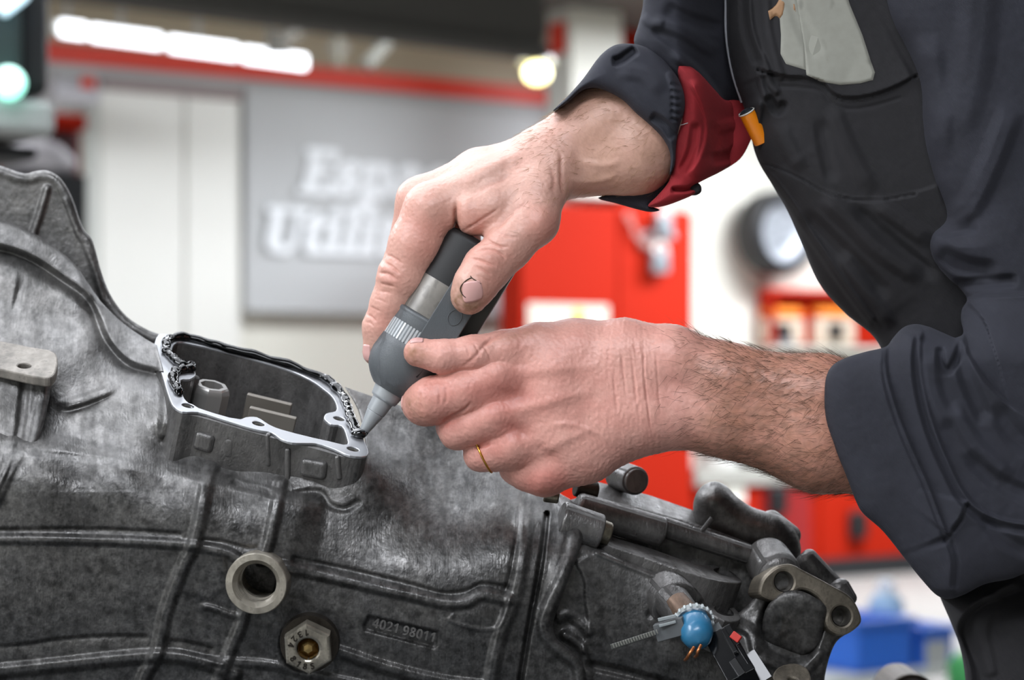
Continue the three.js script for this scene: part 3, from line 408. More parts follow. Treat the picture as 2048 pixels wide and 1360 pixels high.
{ // main casting
  const outline = [...smooth([[-130, 415], [-60, 428], [0, 440], [70, 467], [150, 529], [172, 560], [203, 604], [245, 645], [300, 683], [314, 690]], 4), ...smooth([[316, 700], [330, 752], [345, 800], [356, 818]], 3), ...smooth([[375, 832], [460, 855], [560, 884], [640, 902], [700, 915], [728, 916]], 3), ...smooth([[733, 905], [728, 870], [716, 820], [690, 774]], 3), ...smooth([[748, 794], [790, 808], [850, 832], [890, 846], [960, 880], [1030, 925], [1070, 958], [1098, 984]], 4), ...smooth([[1118, 986], [1150, 1008], [1166, 1045], [1164, 1085], [1140, 1150], [1120, 1205], [1106, 1250], [1112, 1275], [1140, 1300], [1166, 1330], [1172, 1420]], 4), [1172, 1470], [-130, 1470]];
  const f = [
    // vertical ribs
    ridge([[424, 935], [417, 951], [387, 1090], [369, 1126], [334, 1217], [314, 1304], [286, 1360], [270, 1420]], 11, 13), ridge([[562, 965], [556, 991], [545, 1050], [534, 1094], [524, 1120]], 10, 13), ridge([[490, 1222], [478, 1260], [465, 1289], [441, 1352], [420, 1420]], 10, 12),
    // long ribs
    ridge([[-120, 1082], [0, 1078], [159, 1080], [278, 1084], [389, 1092], [457, 1106], [480, 1120]], 8, 11), ridge([[566, 1134], [640, 1148], [738, 1171], [820, 1190], [897, 1206], [937, 1203], [960, 1190], [1016, 1199]], 10, 12),
    ridge([[-120, 1350], [0, 1342], [119, 1330], [230, 1318], [310, 1312], [357, 1314], [429, 1332], [470, 1350]], 11, 14),
    fold([[-120, 1062], [0, 1058], [159, 1056], [278, 1060], [370, 1066]], -9, 9, 5, 10, -1), fold([[580, 1112], [640, 1124], [738, 1146], [820, 1166], [890, 1184], [935, 1178], [960, 1166], [1020, 1172]], -9, 10, 5, 10, -1), fold([[-120, 1290], [24, 1290], [119, 1277], [220, 1270], [300, 1272]], -10, 12, 5, 10, -1), fold([[335, 1278], [380, 1284], [433, 1297]], -9, 12, 5, 10, -1),
    fold([[395, 1076], [440, 1080], [500, 1094], [520, 1092]], -9, 10, 5, 10, -1), ridge([[395, 1210], [430, 1218], [462, 1230], [485, 1232]], 5, 8, 20), fold([[395, 1102], [440, 1108], [452, 1130], [455, 1160]], 5, 20, 4, 20, -1),
    // panels' raised rims
    ridge([[1056, 1000], [1046, 1098], [1030, 1190], [1016, 1230], [1000, 1273], [985, 1340], [972, 1420]], 11, 13), fold([[1036, 1010], [1028, 1098], [1012, 1170], [1000, 1190]], -9, 10, 5, 10, 1), ridge([[610, 1300], [660, 1300], [760, 1332], [880, 1362], [960, 1372]], 10, 12), ridge([[420, 1322], [540, 1330], [600, 1345], [700, 1365], [820, 1392]], 8, 8),
    ridge([[1018, 1200], [1000, 1250], [975, 1260], [900, 1240], [905, 1232]], 4, 3), ridge([[40, 905], [20, 940], [-10, 1010]], 9, 7), ridge([[36, 830], [14, 920], [-20, 1000]], 8, 9),
    // joint flange at the right with its dark split
    ridge([[1122, 992], [1146, 1030], [1152, 1062], [1148, 1100], [1122, 1165], [1090, 1240], [1090, 1266], [1120, 1300], [1156, 1330], [1160, 1420]], 12, 17), ridge([[1094, 1028], [1086, 1098], [1070, 1190], [1060, 1245], [1046, 1330], [1030, 1420]], 4.5, -26), ridge([[1110, 1012], [1112, 1060], [1096, 1120], [1076, 1200]], 11, -8),
    // lip of the bell housing and its hollow
    fold([[-120, 478], [0, 494], [60, 514], [130, 559], [176, 594], [194, 628], [217, 682], [260, 727], [310, 742]], -58, 60, 9, 0, -1),
    ridge([[46, 535], [40, 580], [26, 640]], 7, -8, 50), bump(20, 560, 30, 26, 5), ridge([[120, 590], [170, 640], [184, 690]], 14, 5), bump(90, 640, 40, 30, -4),
    // web below the lug
    ridge([[110, 815], [170, 798], [236, 772]], 9, 16, 30), bump(150, 800, 50, 18, 5),
    // ledge below the flange
    ridge([[40, 866], [130, 880], [300, 918], [430, 952], [570, 988], [640, 1004]], 6, 5), fold([[-120, 850], [36, 872], [130, 890], [300, 928], [430, 960], [570, 994], [660, 1012]], 30, 150, 14, 60, -1), ridge([[60, 905], [200, 920], [330, 945]], 5, -4),
    // pillar left of the block and the small dome at the right
    ridge([[322, 690], [332, 760], [333, 830], [328, 866]], 10, 12), bump(990, 1000, 34, 26, 12), bump(982, 978, 26, 10, -7), bump(948, 1232, 36, 22, 7),
    // mounts under the block
    bump(520, 965, 30, 14, 6), ridge([[470, 965], [490, 975], [520, 978], [545, 990]], 6, -7), ridge([[575, 990], [640, 985], [660, 1010], [690, 1018], [715, 1005]], 6, -6), bump(512, 1162, 86, 80, 7), bump(614, 1290, 78, 72, 4),
    // recess with the cast number
    pad([[737, 1232], [875, 1264], [873, 1292], [868, 1296], [730, 1260], [728, 1252]], -9, 4),
    pad(ring2({ x: 513, y: 1162 }, 42, 24).map((v) => [v.x, v.y]), -70, 3), pad(ring2({ x: 614, y: 1290 }, 54, 24).map((v) => [v.x, v.y]), -14, 5),
    pad([[418, 1110], [448, 1115], [444, 1180], [420, 1200], [388, 1190]], 3, 8),
  ];
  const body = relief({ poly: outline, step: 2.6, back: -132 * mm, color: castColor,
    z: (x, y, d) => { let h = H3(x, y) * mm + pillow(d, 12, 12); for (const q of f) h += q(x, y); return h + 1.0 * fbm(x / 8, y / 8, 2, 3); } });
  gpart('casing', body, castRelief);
  gpart('cast_number', (() => { const list = []; const A = Q(738, 1252, 41 * mm), B = Q(872, 1285, 40.5 * mm), dir = B.clone().sub(A), L = dir.length(); const tg = new TextGeometry('4021 98011', { font: font.sans, size: 0.0052, depth: 0.0012, curveSegments: 3 }); tg.computeBoundingBox(); tg.scale(L * 0.92 / tg.boundingBox.max.x, 1, 1); const ex = dir.normalize(), ez = V(0, 0, 1), ey = ez.clone().cross(ex).normalize(); list.push(place(tg, A.addScaledVector(ex, L * 0.04), ex, ey, ex.clone().cross(ey))); return list; })(), cast);
}
// upper flange block with its machined sealing face, bolt holes and cavity
const FP = plane3([350, 815, 0.03], [735, 908, 0.026], [325, 670, -0.085]);
const flangeOuter = smooth([[317, 669], [335, 668], [383, 680], [451, 699], [524, 721], [597, 740], [646, 757], [676, 777], [700, 806], [715, 845], [729, 882], [737, 905], [732, 912], [700, 911], [671, 899], [634, 887], [610, 886], [585, 885], [561, 877], [544, 865], [524, 861], [500, 855], [451, 840], [397, 824], [365, 823], [347, 812], [339, 796], [324, 747], [309, 697]], 3, true);
const flangeInner = smooth([[347, 690], [344, 703], [353, 722], [372, 732], [388, 738], [391, 750], [378, 758], [362, 759], [363, 777], [369, 797], [383, 809], [407, 819], [480, 838], [492, 834], [514, 834], [539, 849], [561, 858], [658, 882], [695, 888], [693, 872], [684, 852], [662, 848], [648, 836], [652, 827], [671, 822], [674, 816], [667, 796], [646, 777], [617, 757], [573, 738], [500, 716], [451, 703], [390, 689], [357, 684]], 3, true);
{
  const holes = [[376, 811, 12.5], [517, 847, 12.5], [706, 898, 12], [678, 837, 12]].map(([x, y, r]) => ring2(FP.loc(x, y), r * U));
  gpart('sealing_face', slab(FP, flangeOuter, [flangeInner, ...holes], 0.0016, 0.0004), machined).userData.label = 'bright machined sealing face with bolt holes';
  const pl2 = { ...FP, place: (g) => FP.place(g, -0.0016) };
  const blockOuter = smooth([[317, 669], [383, 680], [524, 721], [646, 757], [700, 806], [729, 882], [736, 906], [730, 913], [700, 911], [630, 892], [500, 858], [397, 828], [358, 820], [340, 797], [324, 747], [309, 697]], 4, true);
  gpart('flange_block', slab(pl2, blockOuter, [flangeInner, ...holes], 0.06, 0.0), cast);
  const out3 = flangeInner.map(([x, y]) => [x + (x - 510) * 0.03, y + (y - 780) * 0.03 + 1]);
  gpart('cavity_wall', slab({ ...FP, place: (g) => FP.place(g, -0.0616) }, out3, [flangeInner], 0.02, 0), castDark); gpart('cavity_floor', slab({ ...FP, place: (g) => FP.place(g, -0.082) }, out3, [], 0.004, 0), castDark);
  for (const [x, y] of [[376, 811], [517, 847], [706, 898], [678, 837]]) { const c = FP.hit(x, y), p = []; for (let i = 0; i < 9; i++) { const t = 0.001 + i * 0.0013; p.push([t, (i & 1 ? 10.6 : 11.8) * U]); } const q = p.map(([t, r]) => new THREE.Vector2(r, -t)); const g = new THREE.LatheGeometry(q, 24); g.applyQuaternion(new THREE.Quaternion().setFromUnitVectors(V(0, 1, 0), FP.n)); g.translate(c.x, c.y, c.z); gpart('threaded_hole', g, std({ color: hex('#8c8983'), metalness: 0.8, roughness: 0.35, side: THREE.DoubleSide })); }
  // raised pads on the block's front wall
  const dn = FP.n.clone().negate(), front = (x, y) => { const o = V(0, EYE, S), r = Q(x, y, 0).sub(o).normalize(), nn = FP.hit(630, 893).sub(FP.hit(397, 828)).cross(FP.n).normalize(); if (nn.z < 0) nn.negate(); const a = FP.hit(397, 828); const t = a.sub(o).dot(nn) / r.dot(nn); return [r.multiplyScalar(t).add(o), nn]; };
  for (const [x, y, w, h, dp, ang, name] of [[408, 884, 42, 40, 8, 0, 'cast_pad'], [627, 938, 54, 40, 8, 0.1, 'cast_pad'], [458, 897, 26, 46, 4, 0.12, 'cast_pad'], [536, 900, 10, 66, 5, 0.25, 'cast_rib'], [575, 930, 12, 70, 6, 0.2, 'cast_rib'], [676, 936, 12, 50, 4, 0.3, 'cast_rib']]) {
    const [p, nn] = front(x, y), b = rbox(w * U, h * U, 0.012, 0.003, 3); b.rotateZ(-0.24 + ang); const ex = V(1, 0, 0).addScaledVector(nn, -nn.x).normalize(), ey = nn.clone().cross(ex); place(b, p.addScaledVector(nn, dp * U - 0.006), ex, ey, nn); gpart(name, boxUV(b), cast);
  }
  // what stands in the cavity
  const up = FP.n, base = (x, y, k) => { const o = V(0, EYE, S), r = Q(x, y, 0).sub(o).normalize(), a = FP.a.clone().addScaledVector(up, -k); return r.clone().multiplyScalar(a.sub(o).dot(up) / r.dot(up)).add(o); };
  { const c = base(424, 770, 0.008), pr = [[-0.05, 0.011], [-0.004, 0.0115], [-0.001, 0.0105], [0, 0.0095], [0, 0.007], [-0.012, 0.0068], [-0.012, 0.0001]]; const g = new THREE.LatheGeometry(pr.map(([t, r]) => new THREE.Vector2(r, t)), 8); g.applyQuaternion(new THREE.Quaternion().setFromUnitVectors(V(0, 1, 0), up)); g.translate(c.x, c.y, c.z); gpart('hex_socket', toCreasedNormals(g, 0.6), std({ color: hex('#a9a7a4'), metalness: 0.7, roughness: 0.38 })); }
  for (const [x, y, w, k] of [[540, 797, 84, 0.012], [547, 824, 86, 0.01]]) { const b = rbox(w * U * 1.15, 0.045, 0.004, 0.0008, 2), c = base(x, y, k).addScaledVector(up, -0.0225); place(b, c, FP.e1, up, FP.e1.clone().cross(up)); gpart('selector_plate', boxUV(b), std({ color: hex('#7f7a72'), metalness: 0.5, roughness: 0.42 })); }
  { const c = base(676, 845, 0.003), g = turned(c.clone().addScaledVector(up, -0.06), c, [[0, 0.009], [0.058, 0.0078], [0.06, 0]], 24); gpart('corner_boss', boxUV(g), cast); const c2 = base(386, 747, 0.003); gpart('corner_boss', boxUV(turned(c2.clone().addScaledVector(up, -0.06), c2, [[0, 0.005], [0.058, 0.0045], [0.06, 0]], 20)), cast); }
}
{ // bolt lug at the left edge
  const pl = plane3([-40, 738, 0.012], [108, 752, 0.012], [-40, 668, -0.035]);
  const o = smooth([[-60, 670], [0, 681], [60, 693], [112, 706], [113, 740], [104, 753], [90, 755], [0, 737], [-60, 725]], 3, true);
  gpart('bolt_lug', slab(pl, o, [ring2(pl.loc(49, 731), 13 * U)], 0.006, 0.001), castPale);
  const o2 = smooth([[-60, 735], [0, 745], [80, 756], [100, 755], [92, 830], [70, 900], [40, 1000], [-20, 1010], [-60, 1000]], 3, true), r = [ridge([[52, 750], [40, 860], [10, 990]], 8, -9), ridge([[90, 760], [66, 880], [30, 1000]], 8, 6)];
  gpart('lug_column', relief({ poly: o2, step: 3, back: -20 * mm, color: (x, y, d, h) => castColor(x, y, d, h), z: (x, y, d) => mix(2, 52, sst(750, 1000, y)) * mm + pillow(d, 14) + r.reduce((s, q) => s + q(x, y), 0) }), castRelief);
}
{ // filler boss and its thread
  const c = (k) => Q(512, 1168, k), face = 72 * mm, pr = [[-0.02, 60], [-1.5 * mm * U, 58.5], [0, 57], [0.4 * mm * U, 55], [0.4 * mm * U, 46]], px = [[-30 * mm, 60], [-2, 59], [0, 57.5], [0.5, 56], [0.5, 46], [-2, 44]];
  for (let i = 0; i < 7; i++) { px.push([-4 - i * 6, i & 1 ? 37.5 : 43]); } px.push([-46, 42], [-48, 36], [-62, 36], [-64, 40], [-150, 38], [-150, 0.1]);
  const g = new THREE.LatheGeometry(px.map(([t, r]) => new THREE.Vector2(r * U, t * U)), 64); g.rotateX(Math.PI / 2); g.rotateX(0.1); g.rotateY(-0.06); const p = c(62 * mm); g.translate(p.x, p.y, p.z);
  gpart('filler_boss', toCreasedNormals(boxUV(g), 0.5), std({ color: hex('#d2cdc1'), map: rep(grimeMap, 12), metalness: 0.5, roughness: 0.4, side: THREE.DoubleSide })).userData.label = 'threaded open filler hole with a pale machined rim';
}
{ // hex drain plug
  const sh = new THREE.Shape(), R = 50 * U; for (let i = 0; i < 6; i++) { const a = i / 6 * Math.PI * 2 + Math.PI / 2 + 0.06; i ? sh.lineTo(R * Math.cos(a), R * Math.sin(a)) : sh.moveTo(R * Math.cos(a), R * Math.sin(a)); }
  const hole = new THREE.Path(); hole.absarc(0, 0, 21 * U, 0, Math.PI * 2, true); sh.holes.push(hole);
  const ez = V(0.02, -0.16, 1).normalize(), ex = V(1, 0, 0).addScaledVector(ez, -ez.x).normalize(), ey = ez.clone().cross(ex), o = Q(616, 1298, 62 * mm), put = (g) => place(g, o, ex, ey, ez);
  const hx = new THREE.ExtrudeGeometry(sh, { depth: 0.009, bevelEnabled: true, bevelSize: 0.0018, bevelThickness: 0.0012, bevelOffset: -0.0018, bevelSegments: 3, curveSegments: 24 }); hx.translate(0, 0, -0.009);
  const plugMat = std({ color: hex('#c2beb2'), map: rep(grimeMap, 20), metalness: 0.55, roughness: 0.14 });
  const plug = gpart('drain_plug', put(hx), plugMat); plug.userData.label = 'worn zinc hex drain plug';
  const w = new THREE.CylinderGeometry(56 * U, 58 * U, 0.005, 48).rotateX(Math.PI / 2).translate(0, 0, -0.0125); gpart('washer', put(boxUV(w)), steelDark);
  const dim = new THREE.LatheGeometry([[0.0001, -0.001], [9, -2], [18, -17], [21.5, -20], [22, 0]].map(([r, t]) => new THREE.Vector2(r * U, t * U)), 6).rotateX(Math.PI / 2); gpart('dimple', put(toCreasedNormals(boxUV(dim), 0.3)), std({ color: hex('#a98f5c'), metalness: 0.85, roughness: 0.35, side: THREE.DoubleSide }));
  const txt = []; '1324 818S'.split('').forEach((ch, i) => { if (ch === ' ') return; const t = new TextGeometry(ch, { font: font.sans, size: 0.0034, depth: 0.0007, curveSegments: 2 }); t.center(); const a = 1.6 + i * 0.42; t.rotateZ(a + Math.PI / 2); t.translate(33 * U * Math.cos(a), 33 * U * Math.sin(a), 0.0013); txt.push(t); }); gpart('stamped_number', put(join(txt)), steelDark);
}
// rear cover with rails, bosses and ledges
{
  const poly = [...smooth([[1098, 1100], [1160, 1085], [1205, 1100], [1300, 1138], [1380, 1164], [1404, 1190], [1420, 1218], [1470, 1228], [1500, 1205], [1520, 1180], [1534, 1150], [1560, 1135], [1600, 1140], [1650, 1172], [1700, 1205], [1716, 1235], [1700, 1262], [1676, 1280], [1664, 1300], [1650, 1350], [1644, 1420]], 3), [1640, 1470], [1090, 1470]];
  const f = [ridge([[1196, 1104], [1300, 1146], [1378, 1174], [1398, 1198]], 7, 9), fold([[1148, 1120], [1168, 1160], [1170, 1200], [1176, 1250], [1160, 1310]], 8, 30, 5, 10, 1), ridge([[1120, 1235], [1135, 1232], [1160, 1245], [1178, 1262]], 9, 8), bump(1142, 1242, 20, 14, -10), ridge([[1130, 1270], [1160, 1290], [1172, 1330], [1180, 1420]], 8, 11), ridge([[1180, 1330], [1260, 1348], [1380, 1380]], 8, -12), bump(1350, 1215, 60, 50, 10), pad(smooth([[1528, 1222], [1550, 1192], [1580, 1182], [1625, 1186], [1650, 1212], [1642, 1262], [1620, 1310], [1580, 1322], [1532, 1300], [1520, 1262]], 3, true), -30, 9), ridge([[1440, 1240], [1500, 1262], [1512, 1300]], 10, 12), ridge([[1525, 1318], [1600, 1345], [1640, 1310]], 9, 10), ridge([[1300, 1230], [1330, 1190], [1370, 1180], [1400, 1205]], 6, -5)];
  const hp = thinPlate([[1100, 1100, 8], [1100, 1400, -2], [1200, 1110, 0], [1300, 1150, -4], [1400, 1190, -10], [1250, 1250, 0], [1350, 1300, -1], [1300, 1400, -10], [1480, 1230, -22], [1560, 1150, -24], [1700, 1230, -34], [1600, 1250, -20], [1650, 1400, -30], [1480, 1330, -6], [1500, 1420, -10]]);
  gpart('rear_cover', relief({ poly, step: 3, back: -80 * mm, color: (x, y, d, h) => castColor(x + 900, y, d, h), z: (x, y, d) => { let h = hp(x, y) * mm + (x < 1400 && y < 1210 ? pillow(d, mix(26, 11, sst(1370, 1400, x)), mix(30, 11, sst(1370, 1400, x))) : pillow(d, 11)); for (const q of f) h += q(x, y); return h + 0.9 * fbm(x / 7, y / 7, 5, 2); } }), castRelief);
  const q = (x, y, z) => Q(x, y, z * mm), R = (name, a, b, r0, r1 = r0, m = cast, round = 0.3) => gpart(name, rod(q(...a), q(...b), r0 * U, r1 * U, round), m);
  R('shift_rail', [1150, 1014, -34], [1328, 1066, -44], 33, 32, cast, 0.35); R('shift_rail', [1320, 1052, -46], [1500, 1110, -52], 22, 21);
  R('rail_boss', [1118, 1040, -6], [1200, 1066, -10], 40, 38, cast, 0.15); R('bolt', [1198, 1062, -10], [1220, 1069, -11], 25, 24, steel, 0.2).userData.label = 'small golden hex bolt end'; R('bolt_collar', [1190, 1060, -10], [1204, 1064, -10], 32, 32, steelDark, 0.15);
  { // beam at the back and the bosses upon it
    const pl = plane3([1180, 985, -0.07], [1405, 1052, -0.075], [1200, 962, -0.105]); gpart('top_beam', slab(pl, [[1160, 975], [1192, 962], [1300, 990], [1404, 1026], [1440, 1045], [1400, 1062], [1290, 1024], [1180, 992]], [], 0.022, 0.001), cast);
  }
  R('hollow_boss', [1236, 950, -104], [1272, 962, -78], 32, 31, cast, 0.18); R('boss_hole', [1268, 961, -80], [1274, 963, -77], 27, 27, castDark, 0.1); R('clamp_bolt', [1150, 975, -40], [1192, 984, -44], 18, 22, steelDark, 0.2); R('clamp_bolt', [1088, 990, -10], [1118, 996, -10], 14, 12, steel, 0.3);
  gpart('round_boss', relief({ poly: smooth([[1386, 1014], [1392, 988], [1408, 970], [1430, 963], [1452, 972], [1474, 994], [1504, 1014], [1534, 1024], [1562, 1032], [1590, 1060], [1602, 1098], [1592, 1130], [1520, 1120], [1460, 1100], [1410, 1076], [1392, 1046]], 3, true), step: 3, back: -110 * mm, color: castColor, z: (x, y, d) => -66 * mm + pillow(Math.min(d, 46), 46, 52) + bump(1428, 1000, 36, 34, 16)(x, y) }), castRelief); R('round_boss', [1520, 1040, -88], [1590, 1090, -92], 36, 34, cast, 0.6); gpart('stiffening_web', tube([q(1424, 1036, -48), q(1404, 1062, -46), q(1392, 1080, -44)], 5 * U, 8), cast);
  R('dome_boss', [1528, 1108, -62], [1562, 1160, -28], 48, 50, cast, 0.6); R('side_ridge', [1600, 1110, -62], [1690, 1200, -58], 28, 24, cast, 0.6); R('side_ridge', [1665, 1165, -50], [1706, 1210, -46], 26, 20, cast, 0.8);
  { const pl = plane3([1205, 1082, -0.014], [1470, 1162, -0.03], [1215, 1066, -0.045]); gpart('slot_ledge', slab(pl, smooth([[1190, 1066], [1225, 1070], [1300, 1096], [1395, 1128], [1440, 1132], [1480, 1156], [1484, 1164], [1440, 1162], [1380, 1146], [1290, 1115], [1200, 1082]], 3, true), [smooth([[1424, 1138], [1440, 1134], [1464, 1144], [1476, 1155], [1458, 1154], [1436, 1148]], 3, true)], 0.028, 0.0008), cast);
    const pl2 = plane3([1420, 1216, -0.004], [1480, 1238, -0.01], [1425, 1205, -0.025]); gpart('oval_pad', slab(pl2, smooth([[1412, 1210], [1430, 1200], [1470, 1216], [1482, 1236], [1462, 1244], [1424, 1228]], 3, true), [smooth([[1426, 1214], [1440, 1208], [1464, 1220], [1470, 1232], [1450, 1232], [1432, 1224]], 3, true)], 0.02, 0.0008), cast); }
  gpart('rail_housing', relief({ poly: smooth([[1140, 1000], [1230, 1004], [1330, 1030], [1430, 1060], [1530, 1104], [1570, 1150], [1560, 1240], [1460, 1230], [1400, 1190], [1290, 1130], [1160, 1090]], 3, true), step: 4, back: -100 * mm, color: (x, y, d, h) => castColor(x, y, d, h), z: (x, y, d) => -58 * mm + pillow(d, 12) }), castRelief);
  { // bracket with two bolt holes
    const pl = plane3([1519, 1189, -0.012], [1700, 1262, -0.022], [1557, 1130, -0.017]);
    const o = smooth([[1519, 1189], [1522, 1165], [1533, 1148], [1557, 1131], [1583, 1128], [1609, 1141], [1660, 1168], [1703, 1194], [1720, 1222], [1724, 1243], [1712, 1258], [1686, 1271], [1660, 1262], [1650, 1243], [1652, 1219], [1630, 1190], [1604, 1180], [1588, 1186], [1574, 1198], [1546, 1202]], 4, true);
    gpart('bracket_plate', slab(pl, o, [ring2(pl.loc(1568, 1163), 20 * U), ring2(pl.loc(1683, 1232), 20 * U)], 0.02, 0.0016), std({ color: hex('#a49d90'), map: rep(grimeMap, 16), metalness: 0.7, roughness: 0.5 })).userData.label = 'grimy bracket plate with two bolt holes';
    for (const [x, y] of [[1568, 1163], [1683, 1232]]) { const c = pl.hit(x, y); const g = new THREE.LatheGeometry([[20, 0], [18.5, -6], [19.5, -10], [18, -16], [19, -22], [17, -40], [0.1, -40]].map(([r, t]) => new THREE.Vector2(r * U, t * U)), 28); g.applyQuaternion(new THREE.Quaternion().setFromUnitVectors(V(0, 1, 0), pl.n)); g.translate(c.x, c.y, c.z); gpart('threaded_hole', g, std({ color: hex('#8f8b84'), metalness: 0.85, roughness: 0.35, side: THREE.DoubleSide })); }
    const cb = relief({ poly: smooth([[1530, 1222], [1556, 1190], [1592, 1180], [1632, 1196], [1652, 1214], [1650, 1240], [1634, 1296], [1618, 1308], [1580, 1308], [1536, 1290], [1526, 1276]], 3, true), step: 3, back: -50 * mm, color: (x, y, d, h) => castColor(x, y, d, h), z: (x, y, d) => mix(-8, -25, sst(1160, 1330, y)) * mm + pillow(d, 26, 18) + fold([[1548, 1200], [1560, 1240], [1540, 1300]], 6, 30)(x, y) });
    gpart('cube_boss', cb, castRelief);
    const pl3 = plane3([1560, 1345, 0.0], [1630, 1352, 0.0], [1570, 1326, -0.012]); gpart('foot_pad', slab(pl3, smooth([[1545, 1352], [1556, 1334], [1590, 1326], [1616, 1338], [1622, 1362], [1600, 1400], [1556, 1390]], 3, true), [ring2(pl3.loc(1585, 1358), 10 * U)], 0.012, 0.001), std({ color: hex('#a49d90'), map: rep(grimeMap, 30), metalness: 0.6, roughness: 0.55 }));
  }
  R('socket_rim', [1326, 1184, -14], [1352, 1212, 0], 54, 51, cast, 0.15); R('sensor_socket', [1336, 1194, -2], [1384, 1248, 20], 38, 30, cast, 0.2); R('sensor_tube', [1352, 1206, 8], [1394, 1256, 26], 27, 27, std({ color: hex('#9a8272'), map: rep(grimeMap, 20), metalness: 0.6, roughness: 0.45 }), 0.1);
}
{ // bead of black sealant laid round the flange
  const t = thing('sealant_bead', 'glossy black bead of sealant running round the bright flange face', 'sealant');
  const line = [[719, 876], [712, 868], [705, 854], [699, 838], [694, 820], [688, 803], [675, 784], [660, 770], [640, 758], [585, 738], [524, 720], [463, 705], [426, 694], [380, 681], [350, 679], [337, 683], [331, 694], [331, 706], [338, 714], [350, 726], [364, 735], [381, 736], [382, 741], [366, 744], [350, 748], [345, 758], [350, 774], [358, 793]];
  const pts = smooth(line, 8), n = pts.length, seg = 14, pos = [], idx = [];
  const w = pts.map(([x, y]) => FP.hit(x, y));
  for (let i = 0; i < n; i++) {
    const a = w[Math.max(0, i - 1)], b = w[Math.min(n - 1, i + 1)], d = b.clone().sub(a).normalize(), s = d.clone().cross(FP.n).normalize(), e = Math.min(1, Math.min(i, n - 1 - i) / 3 + 0.35), r = 0.0025 * e * (1 + 0.32 * noise(i * 0.22, 3)), c = w[i].clone().addScaledVector(FP.n, r * 0.7).addScaledVector(s, 0.0008 * noise(i * 0.2, 20));
    for (let k = 0; k < seg; k++) { const q = k / seg * Math.PI * 2, p = c.clone().addScaledVector(s, Math.cos(q) * r * 1.15).addScaledVector(FP.n, Math.sin(q) * r); pos.push(p.x, p.y, p.z); }
  }
  for (let i = 0; i + 1 < n; i++) for (let k = 0; k < seg; k++) { const a = i * seg + k, b = i * seg + (k + 1) % seg; idx.push(a, a + seg, b, b, a + seg, b + seg); }
  for (const [s, i] of [[1, 0], [-1, n - 1]]) { const c = w[i].clone().addScaledVector(FP.n, 0.0007); pos.push(c.x, c.y, c.z); const ci = pos.length / 3 - 1; for (let k = 0; k < seg; k++) { const a = i * seg + k, b = i * seg + (k + 1) % seg; s > 0 ? idx.push(ci, a, b) : idx.push(ci, b, a); } }
  const g = new THREE.BufferGeometry(); g.setAttribute('position', new THREE.Float32BufferAttribute(pos, 3)); g.setIndex(idx); g.computeVertexNormals();
  mesh('bead', g, phy({ color: hex('#040506'), roughness: 0.09, specularIntensity: 0.55, side: THREE.DoubleSide }), t);
  const tip = FP.hit(719, 875), bl = new THREE.SphereGeometry(0.0042, 20, 14); bl.scale(1.1, 0.75, 1); bl.translate(tip.x - 0.0005, tip.y + 0.002, tip.z); mesh('fresh_blob', bl, phy({ color: hex('#07090b'), roughness: 0.12, clearcoat: 0.6 }), t);
}
